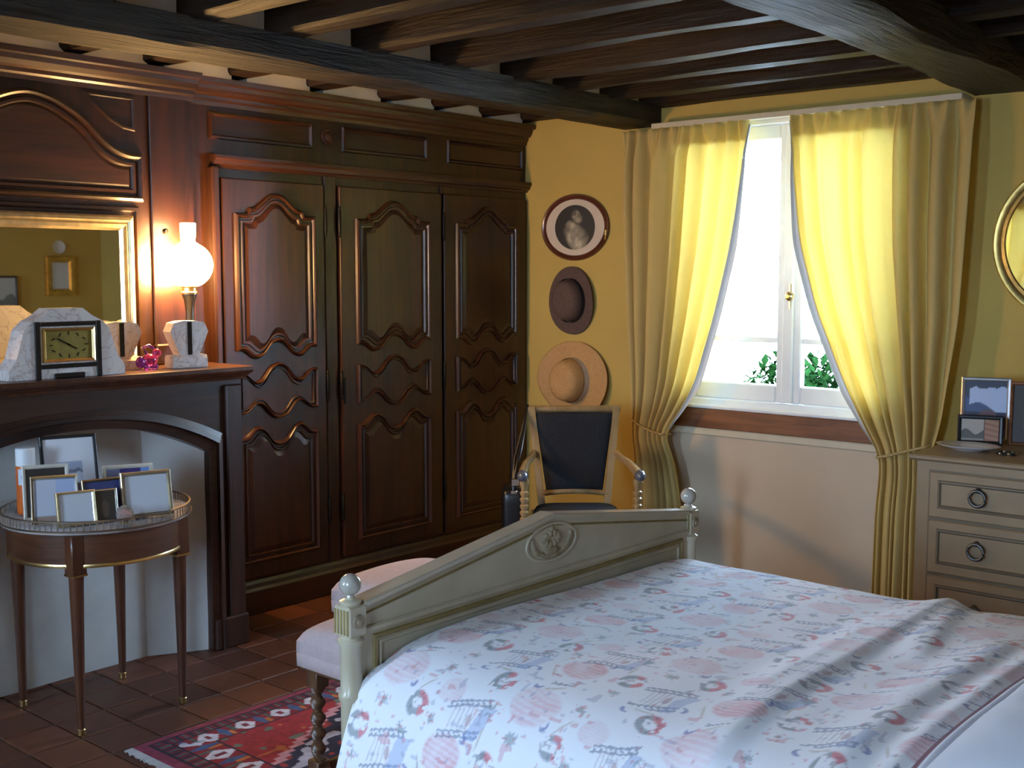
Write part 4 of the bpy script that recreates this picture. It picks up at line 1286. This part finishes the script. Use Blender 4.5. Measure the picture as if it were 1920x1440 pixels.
# top capping follows the pediment
def strip(pts, x0, x1, th, mat, name, parent):
    bm = BM()
    secs = []
    for y, z in pts:
        secs.append([bm.verts.new((x0, y, z - th)), bm.verts.new((x1, y, z - th)), bm.verts.new((x1, y, z)), bm.verts.new((x0, y, z))])
    for p, q in zip(secs, secs[1:]):
        for k in range(4): bm.faces.new((p[k], p[(k + 1) % 4], q[(k + 1) % 4], q[k]))
    bm.faces.new(secs[0][::-1]); bm.faces.new(secs[-1])
    bmesh.ops.bevel(bm, geom=[e for e in bm.edges], offset=.003, segments=2, affect='EDGES')
    return obj(name, bm, mat, parent, world=True)
ped = [(YA + .025, .778), (yc - .05, .872), (yc, .880), (yc + .05, .872), (YBD - .025, .778)]
strip(ped, BX - .030, BX + .026, .016, plain('bed_capping_paint', (0.52, 0.46, 0.34), 0.3, var=0.08, scale=9, coat=1.0), 'top_capping', fb)
strip([(y, z - .030) for y, z in ped], BX + .010, BX + .0175, .007, 'bedline', 'pediment_line', fb)
strip([(YA + .025, .714), (YBD - .025, .714)], BX + .008, BX + .022, .016, 'bedpaint', 'cross_moulding', fb)
obj('panel_moulding', moulding(BM(), [(YA + .055, .26), (YBD - .055, .26), (YBD - .055, .690), (YA + .055, .690)], [(0, 0), (.003, .006), (.010, .007), (.014, .001)], fx(BX + .014), fill=False), 'bedline', fb, world=True)
obj('panel_bead', moulding(BM(), [(YA + .075, .28), (YBD - .075, .28), (YBD - .075, .672), (YA + .075, .672)], [(0, 0), (.003, .004), (.007, .004), (.010, .000)], fx(BX + .014), fill=False), 'bedpaint', fb, world=True)
# carved medallion: garland basket
mw = plain('medallion_paint', (.34, .28, .18), .5, var=.3, scale=40)
bm = BM()
for k in range(26):
    a = PI * (k / 25)
    blob(bm, (BX + .016, yc + .086 * math.cos(a), .800 - .052 * math.sin(a) + .010), .0085, .6, 1, 1)
for k in range(10):
    a = 2 * PI * k / 10
    blob(bm, (BX + .016, yc + .032 * math.cos(a), .806 + .016 * math.sin(a)), .011, .6, 1, 1)
blob(bm, (BX + .016, yc, .834), .010, .6, 1, 1); blob(bm, (BX + .016, yc, .772), .022, .35, 1.6, .6)
sharp(obj('carved_medallion', bm, mw, fb, world=True), 60)
bm, rg = BM(), None
bm = moulding(BM(), [(yc + .115 * math.cos(a), .796 + .058 * math.sin(a)) for a in [2 * PI * k / 40 for k in range(40)]], [(0, 0), (.003, .004), (.008, .004), (.011, 0)], fx(BX + .0145), fill=False)
obj('medallion_rim', bm, 'bedpaint', fb, world=True)
for y in (YA, YBD):
    m = Matrix.Translation((BX, y, 0))
    pr = [(.014, 0), (.020, .03), (.026, .20), (.030, .21), (.026, .225), (.026, .535), (.031, .545), (.032, .553), (.026, .562), (.027, .672), (.032, .680), (.032, .688), (.024, .694), (.024, .70)]
    bm = lathe(BM(), pr, 24, m)
    box(bm, BX - .028, BX + .028, y - .028, y + .028, .698, .772, .004)
    lathe(bm, [(.022, .770), (.026, .776), (.026, .782), (.014, .787), (.014, .790)], 24, m)
    p = sharp(obj('post', bm, 'bedpaint', bed, world=True), 35)
    bm = lathe(BM(), [(.012, .786)] + [(.0265 * math.sin(a), .820 - .0265 * math.cos(a)) for a in [R(d) for d in range(20, 180, 10)]] + [(0, .8465)], 28, m)
    sharp(obj('ball_finial', bm, plain('finial_paint', (.42, .39, .33), .15, var=.05, coat=1.0), p, world=True), 60)
    bm = lathe(BM(), [(.018, 0), (.016, .004), (.008, .004), (.006, .007), (0, .007)], 18, Matrix.Translation((BX + .028, y, .735)) @ Matrix.Rotation(R(90), 4, 'Y'))
    obj('rosette', bm, mw, p, world=True)
    bm = BM()
    for k in range(5): box(bm, BX - .026 + k * .011, BX - .020 + k * .011, y - .0295, y - .0275, .705, .765)
    obj('fluting', bm, 'bedline', p, world=True)
for y in (YA + .02, YBD - .02):
    obj('side_rail', box(BM(), BX + .02, 4.42, y - .014, y + .014, .22, .36, .004), 'bedpaint', bed, world=True)
hb = [(YA - .02, 0), (YBD + .02, 0), (YBD + .02, 1.02), (yc, 1.16), (YA - .02, 1.02)]
obj('headboard', prism(BM(), hb, fx(0), 4.42, 4.46), 'bedpaint', bed, world=True)
obj('mattress', box(BM(), BX + .045, 4.40, YA + .07, YBD - .07, .30, .634, .05, 3), 'sheet', bed, world=True)

# ------------------------------------------------------------------ printed bedspread
sec = [(-3.475, .10), (-3.468, .20), (-3.450, .32), (-3.423, .41), (-3.389, .489), (-3.355, .557), (-3.320, .599), (-3.250, .642), (-3.178, .661), (-3.085, .671), (-2.945, .674), (-2.73, .668), (-2.48, .660), (-2.217, .656), (-2.06, .650), (-1.955, .636), (-1.895, .602), (-1.86, .55), (-1.835, .46), (-1.822, .32), (-1.815, .12)]
sy = np.array([s[0] for s in sec]); sz = np.array([s[1] for s in sec])
sl = np.concatenate([[0], np.cumsum(np.hypot(np.diff(sy), np.diff(sz)))])
NS, NX = 620, 460
sa = np.linspace(0, sl[-1], NS)
def smooth1(a, k=9):
    return np.convolve(np.pad(a, k // 2, 'edge'), np.ones(k) / k, 'valid')
cy = smooth1(np.interp(sa, sl, sy), 25); cz = smooth1(np.interp(sa, sl, sz), 25)
SX0, SX1 = 2.312, 3.605
gx = np.linspace(SX0, SX1, NX)
GX, GS = np.meshgrid(gx, sa, indexing='ij')
GY = np.broadcast_to(cy, GX.shape).copy(); GZ = np.broadcast_to(cz, GX.shape).copy()
ny = np.gradient(cz, sa); nz = -np.gradient(cy, sa)
nl = np.hypot(ny, nz); ny, nz = -ny / nl * -1, -nz / nl * -1
# outward normal: (−dz, dy) rotated so that the top faces up
ny = -np.gradient(cz, sa) / nl; nz = np.gradient(cy, sa) / nl
topw = np.clip((GZ - .58) / .05, 0, 1)
def ridge(x0, w1, w2, h, ya, yb, soft=.12):
    d = GX - x0
    g = np.where(d < 0, np.exp(-(d / w1) ** 2), np.exp(-(d / w2) ** 2))
    e = 1 / (1 + np.exp(-(GY - ya) / soft * 4)) * 1 / (1 + np.exp((GY - yb) / soft * 4))
    return h * g * e
rel = GY + 2.6
D = np.zeros_like(GX)
D += ridge(3.215 - .035 * rel, .070, .030, .017, -3.35, -1.70)
D += ridge(3.150 - .05 * rel, .045, .025, .006, -3.0, -2.35)
D += ridge(3.37 - .20 * (rel + .1), .055, .034, .014, -2.55, -1.75)
D += ridge(3.475 + .01 * rel, .065, .034, .017, -3.40, -2.35)
D += ridge(3.56, .030, .018, .012, -3.5, -1.8)
D += .030 * np.clip((GX - 3.20) / .40, 0, 1) ** 1.3
D += .005 * (vnoise(GX * 6, GY * 3, 2) - .5) + .003 * (vnoise(GX * 14, GY * 7, 4) - .5)
D -= .020 * np.clip((SX0 + .05 - GX) / .05, 0, 1) * topw        # tucked at the footboard
hang = (1 - topw)
fold = .020 * np.sin(GX * 26 + 2 * vnoise(GX * 3, GX * 0, 5)) * hang * np.clip((.58 - GZ) / .35, 0, 1)
D = D * topw + fold + .012 * np.clip((GX - 3.3) / .3, 0, 1) * hang
GY2 = GY + D * ny; GZ2 = GZ + D * nz
GXs = GX - .012 * np.clip((GX - SX1 + .02) / .02, 0, 1)
P = np.stack([GX, GY2, GZ2], -1)

def spread_print(x, s):
    """flat printed pattern: fans, garlands, pagoda lattices, little trees on white"""
    col = np.empty(x.shape + (3,)); col[:] = srgb(236, 236, 240)
    jit = .012 * (vnoise(x * 22, s * 22, 1) - .5); jit2 = .012 * (vnoise(x * 22, s * 22, 2) - .5)
    x = x + jit; s = s + jit2
    n1 = vnoise(x * 70, s * 70, 3); n2 = vnoise(x * 140, s * 140, 6); n0 = vnoise(x * 30, s * 30, 9)
    x = x * 1.18; s = s * 1.18
    TW, TH = .46, .40
    row = np.floor(s / TH); xs = x + .5 * TW * np.mod(row, 2)
    u = np.mod(xs, TW); v = np.mod(s, TH)
    def mix(mask, c, k):
        m = np.clip(mask, 0, 1)[..., None] * (k * .85)
        col[:] = col * (1 - m) + np.array(srgb(*c)) * m
    def disc(cx, cy_, rx, ry, rot=0, soft=.15):
        dx = np.mod(u - cx + TW / 2, TW) - TW / 2; dy = np.mod(v - cy_ + TH / 2, TH) - TH / 2
        c, q = math.cos(rot), math.sin(rot)
        a = (dx * c + dy * q) / rx; b = (-dx * q + dy * c) / ry
        r = np.hypot(a, b)
        return np.clip((1 - r) / soft, 0, 1), a, b, r
    # pink fans
    for cx, cy_, r0, k in ((.10, .09, .060, .75), (.31, .30, .068, .55), (.05, .27, .040, .45)):
        m, a, b, r = disc(cx, cy_, r0 * 1.15, r0)
        st = .55 + .45 * (np.sin(b * 24 + a * 4) > -.2)
        mix(m * (.35 + .65 * n0) * st, (214, 120, 130), k)
    # garlands: half red, half sage
    for cx, cy_, r0 in ((.24, .10, .045), (.42, .20, .040), (.17, .345, .042)):
        m, a, b, r = disc(cx, cy_, r0, r0)
        ringm = m * np.clip((r - .35) / .15, 0, 1)
        mix(ringm * (a + .3 * b > .1) * (n1 > .35), (206, 66, 80), .85)
        mix(ringm * (a + .3 * b <= .1) * (n1 > .38), (96, 112, 118), .75)
        mix(m * (n2 > .72), (120, 100, 110), .5)
    # pagoda lattice
    for cx, cy_ in ((.36, .055), (.13, .20)):
        m, a, b, r = disc(cx, cy_, 1, 1)
        for off in (-.045, .045):
            q = b - off - .25 * a
            rail_ = ((np.abs(np.abs(q) - .008) < .0032) | ((np.abs(q) < .008) & (np.abs(np.mod(a * 60 + q * 60, 1) - .5) < .16))) & (np.abs(a) < .065)
            mix(rail_ * 1.0, (78, 92, 128), .70)
        mix((np.abs(a - .055 - .3 * b) < .018 * (.6 + .8 * n0)) & (np.abs(b) < .05), (132, 156, 200), .50)
        mix((np.abs(b) < .034) & (np.abs(a + .01) < .034) & (np.abs(np.mod(a * 70, 1) - .5) < .14), (186, 170, 176), .6)
        mk, a2, b2, r2 = disc(cx + .02, cy_, .010, .018)
        mix(mk, (170, 120, 120), .55)
    # little trees and sprigs
    for i, (cx, cy_, r0) in enumerate(((.20, .24, .034), (.44, .33, .030), (.30, .185, .026), (.02, .17, .026), (.40, .13, .022), (.24, .02, .024))):
        m, a, b, r = disc(cx, cy_, r0, r0, .4 * i)
        star = np.cos(9 * np.arctan2(b, a) + i) * .16 + .60 + .5 * (n0 - .5) - r
        mix(np.clip(star * 5, 0, 1) * (n1 > .30), (86, 110, 112), .62)
        mix(m * (n2 > .78), (196, 92, 96), .6)
    # crescents, twigs, specks
    for i, (cx, cy_) in enumerate(((.08, .375), (.27, .36), (.37, .25), (.15, .15), (.44, .03))):
        m, a, b, r = disc(cx, cy_, .017, .012, .7 * i)
        cres = m * (np.hypot(a - .45, b - .35) > .75)
        mix(cres, (78, 84, 160), .75)
        m, a, b, r = disc(cx + .05, cy_ + .012, .034, .004, .5 * i)
        mix(m, (176, 160, 128), .55)
    sp = (vnoise(x * 52, s * 52, 13) > .86)
    mix(sp * 1.0, (150, 150, 176), .45)
    sp = (vnoise(x * 46 + 7, s * 46, 17) > .885)
    mix(sp * 1.0, (205, 120, 130), .5)
    return col
cols = spread_print(GX, GS)
hem = GX > 3.586
cols[hem] = np.array(srgb(150, 100, 108))
hem2 = GX > 3.596
cols[hem2] = np.array(srgb(222, 220, 224))
sp = tag(grid_obj('bedspread', P - np.array([2.9, -2.6, .3]), 'spread', None, cols), 'white cotton bedspread printed with pink fans and blue-grey lattices', 'bedspread')
sp.location = (2.9, -2.6, .3)
# folded-back hem lip
bm = BM()
lip = []
for k in range(0, NS, 6):
    if cz[k] < .3: continue
    lip.append((3.612, GY2[-1, k], GZ2[-1, k] + .004))
o = tag(sharp(obj('folded_sheet_edge', tube(BM(), lip, .011, 8), 'sheet'), 60), 'rolled white sheet edge between the bedspread and the pillow', 'sheet')

# bedding beyond the spread: pillow under a plain cover
def pillow(label, c, a, b, h, seed):
    nu, nv = 70, 60
    U, V = np.meshgrid(np.linspace(-1, 1, nu), np.linspace(-1, 1, nv), indexing='ij')
    f = np.clip((1 - np.abs(U) ** 3.2) * (1 - np.abs(V) ** 3.2), 0, 1) ** .55
    w = .010 * (vnoise(U * 3 + 4, V * 3, seed) - .5) + .006 * (vnoise(U * 8 + 4, V * 8, seed + 1) - .5)
    top = np.stack([U * a * (1 - .06 * (1 - V ** 2)), V * b * (1 - .05 * (1 - U ** 2)), h * f + w * f + .0], -1)
    bot = top.copy(); bot[..., 2] = -.035 * f
    bot = bot[:, ::-1]
    t = thing('pillow', label, 'pillow', c)
    grid_obj('pillow_top', top, 'sheet', t); grid_obj('pillow_underside', bot, 'sheet', t)
    return t
pillow('white pillow at the head of the bed nearest the camera', (3.885, -2.97, .671), .275, .36, .155, 3)
pillow('white pillow at the head of the bed nearest the window', (3.885, -2.24, .671), .275, .35, .155, 8)

# ================================================================== STOOLS
def stool(label, loc, w, d, rot):
    t = thing('upholstered_stool', label, 'stool', loc, R(rot), 'pink stools at the foot of the bed')
    n = 34
    U, V = np.meshgrid(np.linspace(-1, 1, n), np.linspace(-1, 1, n), indexing='ij')
    dome = (1 - .62 * U ** 2) * (1 - .62 * V ** 2)
    edgef = np.clip((1 - np.abs(U) ** 14) * (1 - np.abs(V) ** 14), 0, 1) ** .5
    top = np.stack([U * w / 2, V * d / 2, .475 + .030 * edgef + .045 * dome * edgef], -1)
    grid_obj('seat_top', top, 'pink', t)
    ring = []
    m = 20
    per = [(-1 + 2 * k / m, -1) for k in range(m)] + [(1, -1 + 2 * k / m) for k in range(m)] + [(1 - 2 * k / m, 1) for k in range(m)] + [(-1, 1 - 2 * k / m) for k in range(m)]
    rows = []
    for z, g in ((.398, .985), (.40, 1.0), (.438, 1.004), (.44, .998), (.442, 1.004), (.476, 1.0)):
        rows.append([(x * w / 2 * g, y * d / 2 * g, z) for x, y in per])
    Pp = np.array(rows).transpose(1, 0, 2)
    grid_obj('seat_side', Pp, 'pink', t, close_u=True)
    obj('seat_base', box(BM(), -w / 2 * .97, w / 2 * .97, -d / 2 * .97, d / 2 * .97, .388, .402, .003), 'twist', t)
    for sx in (-1, 1):
        for sy_ in (-1, 1):
            x, y = sx * (w / 2 - .042), sy_ * (d / 2 - .042)
            bm = BM()
            box(bm, x - .024, x + .024, y - .024, y + .024, .335, .392, .003)
            box(bm, x - .024, x + .024, y - .024, y + .024, .055, .115, .003)
            lathe(bm, [(.012, 0), (.022, .008), (.024, .028), (.014, .05), (.014, .056)], 14, Matrix.Translation((x, y, 0)))
            seg, nz_ = 16, 60
            rings = []
            for k in range(nz_ + 1):
                f = k / nz_; z = .113 + f * .224
                rr = []
                for q in range(seg):
                    a = 2 * PI * q / seg
                    r = .0165 + .0065 * math.cos(2 * (a - f * 2 * PI * 2.4 * sx))
                    rr.append(bm.verts.new((x + r * math.cos(a), y + r * math.sin(a), z)))
                rings.append(rr)
            for p_, q_ in zip(rings, rings[1:]):
                for k in range(seg): bm.faces.new((p_[k], p_[(k + 1) % seg], q_[(k + 1) % seg], q_[k]))
            sharp(obj('leg', bm, 'twist', t), 40)
    for sy_ in (-1, 1):
        y = sy_ * (d / 2 - .042)
        obj('stretcher', box(BM(), -w / 2 + .064, w / 2 - .064, y - .012, y + .012, .072, .098, .004), 'twist', t)
    for sx in (-1, 1):
        x = sx * (w / 2 - .042)
        obj('stretcher', box(BM(), x - .012, x + .012, -d / 2 + .064, d / 2 - .064, .072, .098, .004), 'twist', t)
    return t
stool('pale pink stool with twisted wooden legs beside the near bedpost', (1.935, -2.825, .0105), .48, .42, 0)
stool('pale pink stool farther along the footboard, nearer the wardrobe', (1.575, -2.385, .0105), .46, .44, 0)

# ================================================================== RUG
RGX0, RGX1, RGY0, RGY1 = .985, 2.22, -3.155, -1.50
def rug_weave(x, y):
    col = np.empty(x.shape + (3,)); col[:] = srgb(150, 34, 42)
    dl = x - RGX0; dr = RGX1 - x; db = (y - RGY0) * .8; dt = (RGY1 - y) * .8
    d = np.minimum(np.minimum(dl, dr), np.minimum(db, dt))
    side = (np.minimum(dl, dr) <= np.minimum(db, dt))
    al = np.where(side, y, x)
    n = vnoise(x * 60, y * 60, 1); nb = vnoise(x * 25, y * 25, 5)
    def put(m, c): col[m] = srgb(*c)
    put(d < .030, (140, 52, 72))
    put((d >= .030) & (d < .040), (48, 28, 42))
    st = (d >= .040) & (d < .075)
    put(st, (120, 30, 44)); put(st & (np.sin(al * 260) > .1), (40, 36, 54)); put(st & (np.sin(al * 130 + 1) > .8), (86, 96, 92))
    put((d >= .075) & (d < .083), (42, 26, 40))
    wb = (d >= .083) & (d < .165)
    put(wb, (132, 28, 40))
    ph = np.mod(al, .150) / .150
    dd = (d - .124) / .041
    put(wb & (np.abs(ph - .35) + np.abs(dd) * .22 < .28), (205, 205, 218))
    put(wb & (np.abs(ph - .35) < .07) & (np.abs(dd) < .4), (120, 44, 60))
    put(wb & (np.abs(ph - .78) + np.abs(dd) * .10 < .13), (66, 88, 128))
    put(wb & (np.abs(ph - .92) < .05) & (dd > 0), (190, 112, 48))
    put(wb & (np.abs(ph - .05) < .05) & (dd < .2), (70, 92, 84))
    put((d >= .165) & (d < .172), (40, 28, 44))
    f = d >= .172
    cx, cy_ = (RGX0 + RGX1) / 2, (RGY0 + RGY1) / 2
    q = np.abs(np.round((x - cx) / .02) * .02) / .47 + np.abs(np.round((y - cy_) / .03) * .03) / .95
    put(f & (nb > .80), (96, 112, 96)); put(f & (nb < .13), (176, 96, 46))
    put(f & (q < 1.0), (196, 140, 150)); put(f & (q < .94), (34, 34, 58)); put(f & (q < .94) & (nb > .72), (176, 176, 192)); put(f & (q < .94) & (nb < .22), (150, 48, 44))
    put(f & (q < .55), (190, 170, 176)); put(f & (q < .49), (146, 32, 38)); put(f & (q < .2), (38, 38, 62))
    col *= (.62 + .34 * n)[..., None]
    return col
rug = thing('patterned_rug', 'red and navy oriental rug with a pale border on the tiles', 'rug', ((RGX0 + RGX1) / 2, (RGY0 + RGY1) / 2, 0))
rx = np.linspace(RGX0, RGX1, 300); ry = np.linspace(RGY0, RGY1, 380)
GXr, GYr = np.meshgrid(rx, ry, indexing='ij')
Zr = .0085 + .0012 * vnoise(GXr * 3, GYr * 3, 3)
ed = np.minimum(np.minimum(GXr - RGX0, RGX1 - GXr), np.minimum(GYr - RGY0, RGY1 - GYr))
Zr = np.where(ed < .002, .001, Zr)
grid_obj('rug_pile', np.stack([GXr, GYr, Zr], -1) - np.array(rug.location), 'rug', rug, rug_weave(GXr, GYr))
bm = BM()
for k in range(150):
    x = RGX0 + .004 + (RGX1 - RGX0 - .008) * k / 149
    for y0, s in ((RGY0, -1), (RGY1, 1)):
        l = random.uniform(.026, .036)
        tube(bm, [(x, y0, .005), (x + random.uniform(-.003, .003), y0 + s * l, .003)], .0028, 4)
o = obj('fringe', bm, plain('wool_fringe', (.50, .47, .46), .95), rug, world=True); o['kind'] = 'stuff'
